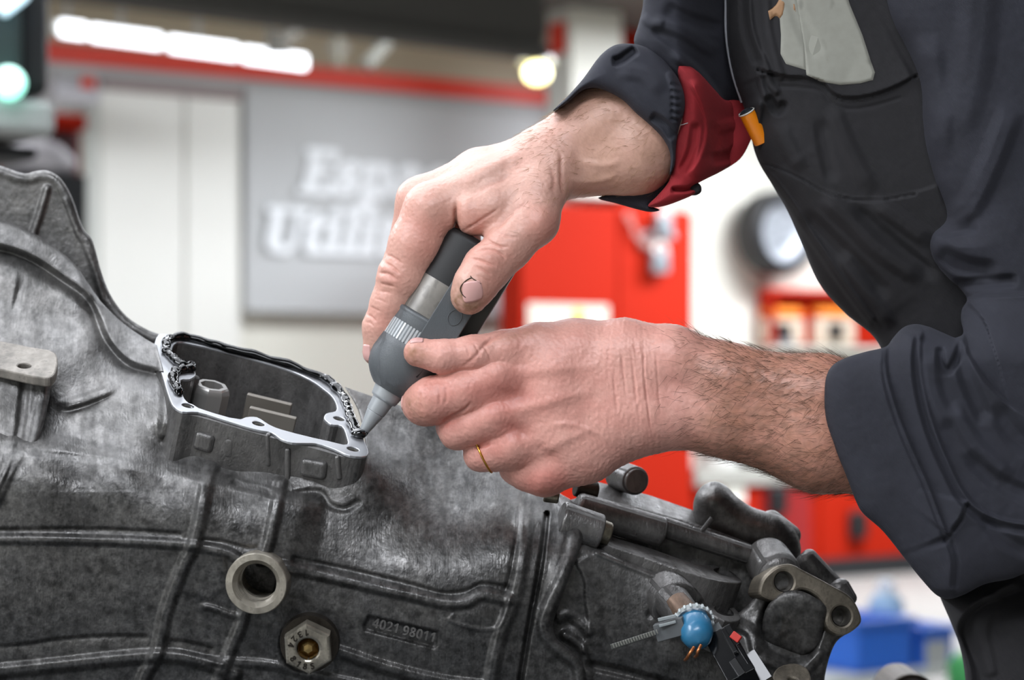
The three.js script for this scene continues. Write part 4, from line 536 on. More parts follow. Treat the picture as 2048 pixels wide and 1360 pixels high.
{ // blue sensor plug in its toothed clamp, and the black connector
  const q = (x, y, z) => Q(x, y, z * mm);
  const t = thing('sensor_plug', 'blue sensor plug with copper wires held by a toothed grey clamp', 'sensor');
  const a = q(1386, 1238, 22), b = q(1398, 1286, 42), L = a.distanceTo(b);
  mesh('cap', turned(a, b, [[0, 30 * U], [L * 0.25, 31.5 * U], [L * 0.3, 33.5 * U], [L * 0.62, 33 * U], [L * 0.7, 30 * U], [L * 0.82, 27 * U], [L * 0.95, 18 * U], [L, 0]], 36), phy({ color: hex('#2d6f95'), roughness: 0.35, clearcoat: 0.3 }), t);
  for (const s of [0, 1]) mesh('copper_wire', tube([q(1388 + s * 14, 1294 - s * 4, 43), q(1380 + s * 16, 1306 - s * 4, 45), q(1374 + s * 20, 1316 - s * 6, 42), q(1370 + s * 20, 1320 - s * 6, 34)], 3.2 * U, 8), std({ color: hex('#c07a4c'), metalness: 0.8, roughness: 0.3 }), t);
  const dir = b.clone().sub(a).normalize(), c0 = a.clone().addScaledVector(dir, L * 0.1), ringG = new THREE.CylinderGeometry(37 * U, 37 * U, 15 * U, 40, 1, true), quat = new THREE.Quaternion().setFromUnitVectors(V(0, 1, 0), dir);
  const greyP = std({ color: hex('#8d9394'), roughness: 0.45, side: THREE.DoubleSide }); ringG.applyQuaternion(quat); ringG.translate(c0.x, c0.y, c0.z); const cl = mesh('clamp_ring', ringG, greyP, t);
  for (let i = 0; i < 20; i++) { const th = rbox(4.5 * U, 11 * U, 5 * U, 1 * U, 1); th.translate(0, 0, 38.5 * U); th.rotateY(i / 20 * Math.PI * 2); th.applyQuaternion(quat); th.translate(c0.x, c0.y, c0.z); mesh('tooth', th, std({ color: hex('#b7bfc0'), roughness: 0.4 }), cl); }
  const bar = (x0, y0, z0, x1, y1, z1, w, h, m, name, parent = t) => { const A = q(x0, y0, z0), B = q(x1, y1, z1), d = B.clone().sub(A), ll = d.length(), ex = d.normalize(), ez = V(0, 0, 1).addScaledVector(ex, -ex.z).normalize(), ey = ez.clone().cross(ex), g = rbox(ll, w * U, h * U, 1.5 * U, 2); return mesh(name, place(g, A.add(B).multiplyScalar(0.5), ex, ey, ez), m, parent); };
  bar(1312, 1266, 30, 1370, 1250, 34, 34, 22, std({ color: hex('#55585a'), roughness: 0.5 }), 'clamp_lock'); bar(1316, 1240, 36, 1352, 1232, 36, 7, 8, greyP, 'clamp_lever'); bar(1318, 1252, 36, 1352, 1243, 36, 6, 8, greyP, 'clamp_lever');
  const tail = bar(1222, 1294, 26, 1322, 1262, 32, 11, 6, std({ color: hex('#4b4c49'), roughness: 0.45 }), 'strap_tail'); for (let i = 0; i < 18; i++) { const k = i / 18; bar(1226 + k * 92, 1292 - k * 29.5, 29.5 + k * 6, 1228.5 + k * 92, 1291 - k * 29.5, 29.5 + k * 6, 9, 4, std({ color: hex('#7d7d76'), roughness: 0.4 }), 'tooth', tail); }
  const c = thing('cable_connector', 'glossy black cable connector with a red clip beside the blue plug', 'connector'), blk = phy({ color: hex('#0b0c0e'), roughness: 0.14 });
  bar(1440, 1276, 24, 1490, 1366, 46, 58, 60, blk, 'housing', c); bar(1428, 1262, 22, 1446, 1292, 30, 34, 40, std({ color: hex('#3b3f41'), roughness: 0.35 }), 'collar', c); bar(1446, 1258, 36, 1472, 1306, 44, 9, 12, blk, 'rail', c); bar(1476, 1290, 40, 1506, 1338, 50, 9, 12, blk, 'rail', c); bar(1466, 1322, 44, 1486, 1352, 52, 16, 12, blk, 'latch', c); bar(1464, 1268, 42, 1480, 1280, 44, 15, 10, std({ color: hex('#b3261c'), roughness: 0.4 }), 'red_clip', c); bar(1498, 1310, 26, 1534, 1366, 34, 30, 40, blk, 'rear_shell', c);
}
{ // round tool head standing behind the gearbox at the lower edge, and the bench that carries everything
  const t = thing('round_stop', 'dark grey round steel stop on a post behind the gearbox at the lower edge', 'stop'), yb = P(0, 1420, 0).y - 0.04, a = P(1808, 1400, -0.34), h = P(1800, 1337, -0.34).y;
  t.position.set(a.x, 0, a.z); mesh('foot', new THREE.CylinderGeometry(0.11, 0.12, 0.02, 40).translate(0, 0.01, 0), castDark, t);
  const g = new THREE.CylinderGeometry(66 * U, 66 * U, 0.06, 48).rotateX(Math.PI / 2).translate(0, h - 66 * U, 0); mesh('head', g, castDark, t); mesh('rim', new THREE.TorusGeometry(62 * U, 5 * U, 10, 48).translate(0, h - 66 * U, 0.03), steelDark, t); mesh('stem', rbox(0.03, h - 80 * U, 0.03, 0.003).translate(0, (h - 80 * U) / 2, -0.01), steelDark, t);
  const w = thing('workbench', 'steel workbench under the gearbox', 'workbench'), x0 = -0.42, x1 = 0.19, z0 = -0.17, z1 = 0.22; w.position.set((x0 + x1) / 2, 0, (z0 + z1) / 2);
  mesh('top', rbox(x1 - x0, 0.04, z1 - z0, 0.004).translate(0, yb - 0.02, 0), paint('#4c4f52', { metalness: 0.5 }), w); for (const i of [-1, 1]) for (const j of [-1, 1]) mesh('leg', rbox(0.05, yb - 0.04, 0.05, 0.004).translate(i * (x1 - x0 - 0.08) / 2, (yb - 0.04) / 2, j * (z1 - z0 - 0.08) / 2), paint('#4c4f52', { metalness: 0.5 }), w);
  mesh('lower_shelf', rbox(x1 - x0 - 0.1, 0.02, z1 - z0 - 0.06, 0.003).translate(0, 0.25, 0), paint('#4c4f52', { metalness: 0.5 }), w);
  gpart('support_foot', boxUV(rbox(0.3, P(0, 1460, 0).y - yb + 0.006, 0.08, 0.004).translate(P(560, 0, 0).x, (P(0, 1460, 0).y + 0.006 + yb) / 2, -0.02)), castDark);
}

// ---------------------------------------------------------------- sealant dispenser
const DT = [722, 872, -4], DA = [0.523, -0.852];                     // tip and axis in pixels
{
  const t = thing('sealant_dispenser', 'grey sealant dispenser with ribbed cap and lever held in both hands', 'dispenser');
  const ax = (s, z = 0, off = 0) => Q(DT[0] + DA[0] * s - DA[1] * off, DT[1] + DA[1] * s + DA[0] * off, DT[2] + z);
  const A = ax(0), dir = ax(400).sub(A).normalize(), q = new THREE.Quaternion().setFromUnitVectors(V(0, 1, 0), dir);
  const lathe = (p, seg = 56) => { const g = new THREE.LatheGeometry(p.map(([s, r]) => new THREE.Vector2(Math.max(r * U, 1e-5), s * U)), seg); g.applyQuaternion(q); g.translate(A.x, A.y, A.z); return boxUV(g); };
  const capGrey = std({ color: hex('#595d60'), roughness: 0.42, bumpMap: rep(grainMap, 30), bumpScale: 0.0001 }), tipGrey = std({ color: hex('#a3a7aa'), roughness: 0.32, metalness: 0.25 });
  mesh('nozzle_tip', lathe([[0, 0], [0, 5], [3, 8], [20, 11.5], [54, 18.5], [55, 17.8]]), tipGrey, t); mesh('nozzle', lathe([[55, 17], [56, 19.5], [82, 22], [84, 23], [85.5, 27], [90, 28.5], [104, 31], [118, 33]]), tipGrey, t);
  mesh('sealant_smear', lathe([[-2, 0], [-1.5, 6], [2, 8.6], [8, 9.8], [13, 10.2], [14, 9]], 20), phy({ color: hex('#0a0c0e'), roughness: 0.15, clearcoat: 0.5 }), t);
  mesh('cap', (lathe([[106, 28], [106.3, 34], [106.6, 35.5], [109, 39], [114, 46], [121, 54], [130, 62], [141, 69], [154, 74], [170, 77], [190, 78.5], [204, 79], [206, 75]])), capGrey, t);
  { const n = 64, pos = [], idx = []; const s0 = 204, s1 = 240; for (const s of [s0, s1]) for (let i = 0; i < n * 4; i++) { const th = i / (n * 4) * Math.PI * 2, r = (i % 4 < 3 ? 78.5 : 75); pos.push(Math.cos(th) * r * U, s * U, Math.sin(th) * r * U); } const m = n * 4; for (let i = 0; i < m; i++) { const j = (i + 1) % m; idx.push(i, i + m, j, j, i + m, j + m); } let g = new THREE.BufferGeometry(); g.setAttribute('position', new THREE.Float32BufferAttribute(pos, 3)); g.setIndex(idx); g.computeVertexNormals(); g = toCreasedNormals(g, 0.3); g.applyQuaternion(q); g.translate(A.x, A.y, A.z); mesh('ribbed_band', boxUV(g), std({ color: hex('#b4b8ba'), roughness: 0.28, metalness: 0.2, side: THREE.DoubleSide }), t); }  // paler than the cap: light from above put into the band colour
  mesh('collar', lathe([[239, 73], [240, 78.5], [258, 78.5], [261, 81], [266, 81], [269, 78], [270, 70]]), capGrey, t);
  mesh('can', lathe([[268, 74], [332, 74], [333, 74.5], [440, 74.5], [450, 70], [456, 50], [458, 0]]), std({ color: hex('#070708'), roughness: 0.6 }), t);
  mesh('can_label', lathe([[270, 74.9], [345, 75.1]]), std({ color: hex('#a5a29d'), map: rep(grimeMap, 6), roughness: 0.35, metalness: 0.3, side: THREE.DoubleSide }), t);
  // lever: a channel lying along the side of the can that faces the camera and the right
  const ey = dir, ez0 = V(0, 0, 1), ez = ez0.addScaledVector(ey, -ez0.dot(ey)).normalize(), ex = ey.clone().cross(ez), put = (g, s, off, z) => place(g, ax(s, z, off), ex, ey, ez);
  const lev = std({ color: hex('#55595c'), roughness: 0.38, metalness: 0.15, bumpMap: rep(grainMap, 30), bumpScale: 0.0001 });
  const sh = new THREE.Shape([[-3, 208], [58, 250], [64, 258], [64, 404], [-3, 404]].map(([x, y]) => new THREE.Vector2(x * U, y * U)));
  const lg = new THREE.ExtrudeGeometry(sh, { depth: 62 * U, bevelEnabled: true, bevelSize: 2 * U, bevelThickness: 2 * U, bevelOffset: -2 * U, bevelSegments: 3 }); place(lg, ax(0, 20), ex, ey, ez); const lv = mesh('lever', boxUV(lg), lev, t);
  mesh('lever_mark', put(new THREE.TorusGeometry(13 * U, 0.8 * U, 8, 30).scale(1, 1.25, 1), 300, 36, 84.5), lev, lv);
  const gr = rbox(52 * U, 190 * U, 60 * U, 4 * U, 3); mesh('grip_rail', boxUV(put(gr, 368, 66, 20)), std({ color: hex('#414644'), roughness: 0.42 }), t);
  mesh('pivot_pin', boxUV(put(new THREE.CylinderGeometry(9 * U, 9 * U, 60 * U, 20).rotateX(Math.PI / 2), 282, 84, 24)), steelDark, t);
  mesh('cap_mark', boxUV(put(rbox(4 * U, 20 * U, 2 * U, 0.5 * U, 1).rotateZ(-0.1), 168, 34, 66)), std({ color: hex('#0b0b0c'), roughness: 0.5 }), t);
}

// ---------------------------------------------------------------- the mechanic: flesh as fields of tapered capsules (pixels and heights in pixels), meshed by surface nets
const caps = (list) => list.map((q) => [...q, (q[4] - q[0]) ** 2 + (q[5] - q[1]) ** 2 + (q[6] - q[2]) ** 2 + 1e-6]);
const chain = (pts) => caps(pts.slice(1).map((p, i) => [...pts[i], ...p]));
function capD(c, x, y, z) { const dx = c[4] - c[0], dy = c[5] - c[1], dz = c[6] - c[2], ex = x - c[0], ey = y - c[1], ez = z - c[2]; let t = (ex * dx + ey * dy + ez * dz) / c[8]; t = t < 0 ? 0 : t > 1 ? 1 : t; const fx = ex - t * dx, fy = ey - t * dy, fz = ez - t * dz; return Math.sqrt(fx * fx + fy * fy + fz * fz) - (c[3] + t * (c[7] - c[3])); }
const smin = (a, b, k) => { const h = k - Math.abs(a - b); return h <= 0 ? Math.min(a, b) : Math.min(a, b) - h * h * 0.25 / k; };
function field({ palm, fingers, kPalm = 30, kFinger = 12, kBetween = 4, kJoin = 24, extra }) {
  return (x, y, z) => {
    let d = 1e9; for (const c of palm) d = smin(d, capD(c, x, y, z), kPalm);
    let f = 1e9; for (const fi of fingers) { let e = 1e9; for (const c of fi) e = smin(e, capD(c, x, y, z), kFinger); f = smin(f, e, kBetween); }
    d = smin(d, f, kJoin); return extra ? extra(d, x, y, z) : d;
  };
}
function surfaceNets(f, b, h) {
  const nx = Math.ceil((b[3] - b[0]) / h) + 1, ny = Math.ceil((b[4] - b[1]) / h) + 1, nz = Math.ceil((b[5] - b[2]) / h) + 1, val = new Float32Array(nx * ny * nz).fill(NaN), B = 6, R = B * h * 0.9 + 10;
  const at = (i, j, k) => (k * ny + j) * nx + i, act = [];
  for (let k = 0; k < nz - 1; k += B) for (let j = 0; j < ny - 1; j += B) for (let i = 0; i < nx - 1; i += B) {
    if (Math.abs(f(b[0] + (i + B / 2) * h, b[1] + (j + B / 2) * h, b[2] + (k + B / 2) * h)) > R) continue; act.push([i, j, k]);
    for (let c = k; c <= Math.min(nz - 1, k + B); c++) for (let a = j; a <= Math.min(ny - 1, j + B); a++) for (let e = i; e <= Math.min(nx - 1, i + B); e++) { const q = at(e, a, c); if (Number.isNaN(val[q])) val[q] = f(b[0] + e * h, b[1] + a * h, b[2] + c * h); }
  }
  const vid = new Map(), pos = [], idx = [], cell = [];
  for (const [i0, j0, k0] of act) for (let k = k0; k < Math.min(nz - 1, k0 + B); k++) for (let j = j0; j < Math.min(ny - 1, j0 + B); j++) for (let i = i0; i < Math.min(nx - 1, i0 + B); i++) {
    const v = [val[at(i, j, k)], val[at(i + 1, j, k)], val[at(i, j + 1, k)], val[at(i + 1, j + 1, k)], val[at(i, j, k + 1)], val[at(i + 1, j, k + 1)], val[at(i, j + 1, k + 1)], val[at(i + 1, j + 1, k + 1)]];
    let m = 0; for (let q = 0; q < 8; q++) if (v[q] < 0) m |= 1 << q; if (m === 0 || m === 255) continue;
    let sx = 0, sy = 0, sz = 0, n = 0; const E = [[0, 1], [2, 3], [4, 5], [6, 7], [0, 2], [1, 3], [4, 6], [5, 7], [0, 4], [1, 5], [2, 6], [3, 7]];
    for (const [a, c] of E) if ((v[a] < 0) !== (v[c] < 0)) { const t = v[a] / (v[a] - v[c]); sx += mix(a & 1, c & 1, t); sy += mix((a >> 1) & 1, (c >> 1) & 1, t); sz += mix(a >> 2, c >> 2, t); n++; }
    vid.set(at(i, j, k), pos.length / 3); cell.push([i, j, k]); pos.push(b[0] + (i + sx / n) * h, b[1] + (j + sy / n) * h, b[2] + (k + sz / n) * h);
  }
  const quad = (a, c, d, e, flip) => { if (a === undefined || c === undefined || d === undefined || e === undefined) return; flip ? idx.push(a, d, c, a, e, d) : idx.push(a, c, d, a, d, e); };
  for (const [i, j, k] of cell) {
    const s = val[at(i, j, k)] < 0;
    if (j > 0 && k > 0 && s !== (val[at(i + 1, j, k)] < 0)) quad(vid.get(at(i, j - 1, k - 1)), vid.get(at(i, j, k - 1)), vid.get(at(i, j, k)), vid.get(at(i, j - 1, k)), !s);
    if (i > 0 && k > 0 && s !== (val[at(i, j + 1, k)] < 0)) quad(vid.get(at(i - 1, j, k - 1)), vid.get(at(i - 1, j, k)), vid.get(at(i, j, k)), vid.get(at(i, j, k - 1)), !s);
    if (i > 0 && j > 0 && s !== (val[at(i, j, k + 1)] < 0)) quad(vid.get(at(i - 1, j - 1, k)), vid.get(at(i, j - 1, k)), vid.get(at(i, j, k)), vid.get(at(i - 1, j, k)), !s);
  }
  return { pos, idx };
}
const gradient = (f, x, y, z, e = 1.5) => { const a = f(x + e, y, z) - f(x - e, y, z), b = f(x, y + e, z) - f(x, y - e, z), c = f(x, y, z + e) - f(x, y, z - e), l = Math.hypot(a, b, c) || 1; return [a / l, b / l, c / l]; };
// flesh geometry in world space with skin detail pushed into it and skin colour per vertex
function flesh(f, box, h, detail, tint) {
  const { pos, idx } = surfaceNets(f, box, h), n = pos.length / 3, wp = new Float32Array(n * 3), col = new Float32Array(n * 3), raw = [];
  for (let i = 0; i < n; i++) {
    let x = pos[3 * i], y = pos[3 * i + 1], z = pos[3 * i + 2]; let g = gradient(f, x, y, z); const d = f(x, y, z); x -= g[0] * d; y -= g[1] * d; z -= g[2] * d;
    const q = detail ? detail(x, y, z, g) : 0; raw.push([x, y, z, g]);
    const c = tint(x, y, z, g, q); col[3 * i] = c[0]; col[3 * i + 1] = c[1]; col[3 * i + 2] = c[2];
    const p = Q(x + g[0] * q, y + g[1] * q, z + g[2] * q); wp[3 * i] = p.x; wp[3 * i + 1] = p.y; wp[3 * i + 2] = p.z;
  }
  // screen y points down, so the winding turns over
  const geo = new THREE.BufferGeometry(); for (let i = 0; i < idx.length; i += 3) { const t = idx[i + 1]; idx[i + 1] = idx[i + 2]; idx[i + 2] = t; }
  geo.setAttribute('position', new THREE.BufferAttribute(wp, 3)); geo.setAttribute('color', new THREE.BufferAttribute(col, 3)); geo.setIndex(idx); geo.computeVertexNormals(); geo.userData.raw = raw; return geo;
}
const crease = (pts, w, dep, zmin = -1e9, zmax = 1e9) => { const s = smooth(pts.map((p) => [p[0], p[1]]), 4), b = box2(s, w * 3); return (x, y, z) => { if (x < b[0] || x > b[2] || y < b[1] || y > b[3] || z < zmin || z > zmax) return 0; const [d, , a, L] = lineSD(s, x, y), t = d / w; return t > 3 ? 0 : dep * Math.exp(-t * t) * sst(0, L * 0.25, a) * sst(0, L * 0.25, L - a); }; };
const spot = (cx, cy, rx, ry, h, ang = 0, zmin = -1e9) => { const b = bump(cx, cy, rx, ry, h, ang); return (x, y, z) => (z < zmin ? 0 : b(x, y)); };
const SKIN = [0.70, 0.375, 0.31];
const blend = (c, d, t) => [mix(c[0], d[0], t), mix(c[1], d[1], t), mix(c[2], d[2], t)];

// left hand and forearm, nearest the camera
const nearF = field({
  palm: [...chain([[1250, 706, 22, 62], [1340, 722, 24, 66], [1450, 766, 22, 75], [1640, 803, 18, 89], [1760, 830, 12, 84], [1990, 880, 10, 78]]), ...chain([[1240, 838, 22, 72], [1330, 827, 24, 66], [1450, 834, 22, 74], [1640, 884, 18, 96], [1760, 900, 12, 88], [1990, 910, 10, 78]]),
    ...chain([[1270, 745, 30, 60], [1110, 735, 48, 48], [985, 752, 48, 42]]), ...chain([[1280, 780, 30, 62], [1110, 800, 46, 50], [985, 833, 48, 43]]), ...chain([[1280, 820, 24, 64], [1130, 865, 40, 52], [1022, 893, 36, 42]]), ...chain([[1268, 838, 16, 70], [1170, 905, 24, 56], [1090, 946, 18, 43]]),
    ...chain([[1245, 705, 18, 62], [1150, 696, 22, 52], [1075, 694, 30, 43]]), ...chain([[1180, 780, -14, 58], [1080, 800, -10, 55], [1040, 870, -14, 48]])],
  fingers: [chain([[1075, 692, 40, 44], [1010, 700, 58, 39], [945, 707, 74, 35], [885, 714, 80, 33], [836, 705, 76, 29]]), chain([[992, 755, 52, 52], [930, 782, 58, 49], [866, 801, 56, 47], [851, 806, 30, 45], [842, 810, 2, 38]]), chain([[985, 835, 50, 44], [950, 850, 50, 40], [916, 861, 40, 37], [908, 852, 8, 34], [935, 838, -22, 32]]), chain([[1022, 895, 40, 43], [985, 905, 38, 36], [962, 909, 26, 33], [958, 895, -6, 30], [985, 880, -28, 28]]), chain([[1090, 946, 20, 42], [1050, 944, 12, 34], [1030, 936, -4, 30], [1030, 915, -28, 27]])],
  kPalm: 34, kJoin: 22,
});
const nearDetail = (() => {
  const list = [crease([[1287, 672], [1288, 744], [1293, 795], [1300, 847], [1308, 890]], 2.0, -2.2, 0), crease([[1225, 740], [1230, 780], [1234, 830]], 2.2, -1.8, 0), crease([[1262, 690], [1268, 760], [1276, 830]], 2, -1.6, 0), crease([[1240, 690], [1246, 740], [1252, 800]], 2, -1.3, 0), crease([[1312, 700], [1316, 770], [1322, 840]], 2.2, -1.4, 0),
    crease([[946, 800], [930, 818], [905, 832], [880, 845]], 3, -4, 0), crease([[985, 885], [968, 892], [945, 896]], 3, -4, 0), crease([[1000, 668], [970, 690], [945, 718], [920, 735]], 3, -2.5, 30), crease([[965, 690], [975, 705], [982, 722]], 2.4, -1.8, 30), crease([[948, 686], [955, 700], [960, 716]], 2.2, -1.8, 30), crease([[930, 688], [936, 702], [938, 716]], 2.2, -1.2, 30), crease([[1030, 655], [990, 672], [955, 700]], 3, -2, 20),
    spot(985, 745, 40, 34, 6, 0, 20), spot(985, 835, 36, 30, 6, 0, 20), spot(1024, 896, 30, 26, 6, 0, 10), spot(1088, 958, 34, 26, 7, 0, 0), spot(1030, 790, 30, 14, -4, 0.1, 20), spot(1040, 862, 30, 12, -4, 0.3, 20), spot(1090, 905, 34, 12, -4, 0.6, 10),
    crease([[1200, 850], [1130, 880], [1060, 920]], 9, 2.4, 10), crease([[1200, 780], [1110, 800], [1020, 826]], 10, 2.2, 10), crease([[1210, 730], [1110, 740], [1020, 748]], 10, 1.8, 10), crease([[1220, 880], [1150, 850], [1090, 850]], 5, 1.8, 10), crease([[890, 770], [893, 790], [890, 810]], 3, -1.5, 30), crease([[876, 768], [880, 790], [878, 815]], 3, -1.2, 30), crease([[842, 780], [838, 800], [846, 825]], 3, -1.4, 20), crease([[880, 742], [860, 756], [846, 778]], 3, -1.4, 20)];
  return (x, y, z) => {
    let q = 0; for (const c of list) q += c(x, y, z);
    const wrist = sst(1130, 1230, x) * (1 - sst(1300, 1350, x)), hand = 1 - sst(1280, 1380, x);
    const wx = x + 14 * fbm(x / 60, y / 60, 4, 2); q += wrist * 0.7 * noise(wx / 7, y / 60, z / 60) + wrist * 0.5 * noise(wx / 3.6, y / 40, z / 40);
    q += hand * (0.7 * noise(x / 6, y / 6, z / 6) + 0.5 * noise((x + y * 0.5) / 5, (y - x * 0.3) / 12, z / 9)) + (1 - hand) * 0.7 * noise(x / 9, y / 9, z / 9);
    return q + 1.6 * fbm(x / 50, y / 50, z / 50, 2);
  };
})();
const nearTint = (() => {
  const red = [spot(990, 790, 60, 50, 0.7), spot(1090, 962, 46, 34, 0.8), spot(985, 893, 40, 26, 0.5), spot(900, 850, 40, 20, 0.5), spot(880, 800, 50, 40, 0.35), spot(1030, 860, 40, 26, 0.4), spot(1120, 780, 90, 60, 0.2)], grime = [spot(832, 815, 26, 30, 0.5), spot(815, 806, 6, 14, 0.6), spot(826, 707, 30, 28, 0.75), spot(1030, 672, 50, 10, 0.35, -0.3), spot(1096, 980, 16, 6, 0.3)];
  return (x, y, z, g, q) => {
    let c = [...SKIN]; let r = 0.24 + 0.4 * fbm(x / 40, y / 40, z / 40, 3); for (const s of red) r += s(x, y, z); c = blend(c, [0.58, 0.21, 0.17], clamp(r, 0, 0.85));
    const tan = sst(1330, 1480, x + 60 * fbm(x / 80, y / 80, 2, 2)); c = blend(c, [0.46, 0.215, 0.14], tan * (0.8 + 0.4 * fbm(x / 30, y / 30, z / 30, 2)));
    const hairy = sst(1340, 1420, x) * (1 - 0.6 * sst(1560, 1720, x)); c = blend(c, [0.2, 0.12, 0.085], hairy * clamp(0.25 + 1.0 * fbm(x / 22, y / 11, z / 20, 3)) * 0.8);
    let k = 0; for (const s of grime) k += s(x, y, z); c = blend(c, [0.27, 0.13, 0.055], clamp(k * (0.6 + 0.9 * fbm(x / 12, y / 12, z / 12, 2)), 0, 0.8));
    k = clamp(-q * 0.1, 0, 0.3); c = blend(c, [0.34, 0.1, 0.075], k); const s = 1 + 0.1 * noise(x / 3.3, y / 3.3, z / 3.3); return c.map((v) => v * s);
  };
})();
// right hand and forearm, beyond the dispenser
const farF = field({
  palm: [...chain([[1090, 308, -34, 58], [1206, 248, -52, 77], [1320, 212, -62, 80], [1372, 184, -150, 46], [1470, 120, -340, 28]]), ...chain([[1125, 347, -38, 53], [1268, 303, -50, 84], [1336, 264, -62, 71], [1376, 236, -190, 36], [1470, 140, -360, 26]]),
    ...chain([[1095, 325, -22, 58], [970, 372, -4, 54], [866, 418, 6, 50]]), ...chain([[1090, 312, -50, 52], [960, 352, -60, 50], [842, 402, -72, 46]]), ...chain([[1085, 320, -80, 48], [960, 350, -110, 48], [872, 392, -132, 44]]), ...chain([[1090, 330, -100, 46], [990, 370, -150, 46], [925, 410, -180, 40]]),
    ...chain([[1105, 345, -10, 54], [1076, 385, 22, 50], [1066, 440, 46, 48]]), ...chain([[1030, 395, 14, 50], [985, 415, 32, 44], [948, 432, 38, 40]]), ...chain([[1060, 420, 24, 44], [1000, 440, 14, 38]])],
  fingers: [chain([[1066, 440, 48, 48], [1018, 492, 66, 46], [972, 538, 80, 46], [950, 570, 96, 42], [938, 592, 96, 37]]), chain([[862, 420, 6, 55], [832, 490, 8, 53], [806, 556, 4, 49], [784, 608, 0, 42], [764, 655, -6, 37], [754, 704, -12, 29]]), chain([[842, 404, -70, 48], [812, 530, -92, 44], [800, 640, -88, 38], [800, 700, -74, 32]]), chain([[872, 392, -128, 44], [856, 520, -142, 40], [850, 620, -118, 36], [838, 680, -96, 30]]), chain([[925, 408, -176, 38], [925, 500, -176, 36], [910, 590, -140, 32], [890, 640, -114, 28]])],
  kPalm: 26, kJoin: 20, kFinger: 14,
  extra: (d, x, y, z) => { if (z < -30 || x < 880 || x > 960 || y < 380 || y > 500) return d; const [e, , a, L] = lineSD([[916, 398], [911, 425], [913, 450], [918, 478]], x, y); return d + 9 * Math.exp(-((e / 5) ** 2)) * sst(0, 30, a); },
});
const farDetail = (() => {
  const list = [crease([[936, 516], [959, 520], [979, 528], [994, 534]], 2.2, -3, 40), crease([[946, 504], [975, 498], [1000, 507], [1014, 522]], 2.4, -3, 40), crease([[946, 530], [967, 540], [985, 552]], 2.2, -2.4, 40), crease([[968, 475], [994, 490], [1022, 495]], 2.4, -2, 40), crease([[950, 548], [968, 556], [986, 566]], 2, -1.4, 40), crease([[985, 460], [1010, 470], [1040, 476]], 3, -1.4, 40), crease([[960, 490], [985, 486], [1012, 500]], 2.2, -1.6, 40), spot(972, 511, 22, 10, 3, 0.3, 40), spot(975, 534, 22, 9, 3, 0.4, 40),
    crease([[768, 524], [788, 536], [802, 550]], 2.6, -3.4, -20), crease([[756, 546], [778, 548], [794, 560]], 2.6, -3, -20), crease([[757, 566], [775, 570], [792, 574]], 2.4, -2.6, -20), crease([[772, 508], [792, 518], [808, 530]], 2.4, -2, -20), crease([[754, 582], [772, 584], [786, 588]], 2.2, -1.8, -20), spot(778, 540, 20, 10, 4, 0.4, -20), spot(774, 560, 18, 8, 3.4, 0.3, -20), crease([[733, 628], [744, 634], [754, 644]], 2.2, -2, -30), crease([[738, 612], [750, 618], [764, 624]], 2.2, -1.6, -30), crease([[728, 644], [740, 646], [750, 654]], 2.2, -1.4, -30), crease([[748, 596], [760, 600], [774, 606]], 2.2, -1.2, -30),
    crease([[920, 466], [950, 448], [985, 425], [1004, 412]], 3, -3, 10), crease([[1020, 324], [970, 346], [918, 376]], 12, 4, 0), crease([[1030, 350], [985, 368], [930, 392]], 7, -2, 0), crease([[1060, 300], [980, 330], [880, 380]], 10, 2, -60), spot(858, 408, 34, 26, 4, 0, -20), spot(1086, 452, 26, 30, 7, 0, 20), crease([[1122, 300], [1122, 335], [1124, 372], [1128, 398]], 4, -3.4, -60), crease([[1068, 400], [1030, 420], [1004, 446], [985, 470]], 5, -2, 20), crease([[1100, 330], [1108, 360], [1104, 390]], 5, -2, -20), spot(932, 408, 16, 22, 5, 0.3, 10), crease([[1150, 320], [1200, 330], [1250, 322]], 8, 2.4, -60), crease([[1130, 360], [1190, 362], [1240, 350]], 6, 2, -60), crease([[1140, 380], [1200, 382], [1250, 372]], 6, -1.6, -60)];
  return (x, y, z) => {
    let q = 0; for (const c of list) q += c(x, y, z);
    const hand = 1 - sst(1100, 1180, x); q += hand * (0.6 * noise(x / 6, y / 6, z / 6) + 0.4 * noise((x * 0.6 + y) / 5, (x - y * 0.6) / 14, z / 9)) + (1 - hand) * 0.5 * noise(x / 9, y / 9, z / 9);
    return q + 1.4 * fbm(x / 50, y / 50, z / 50, 2);
  };
})();
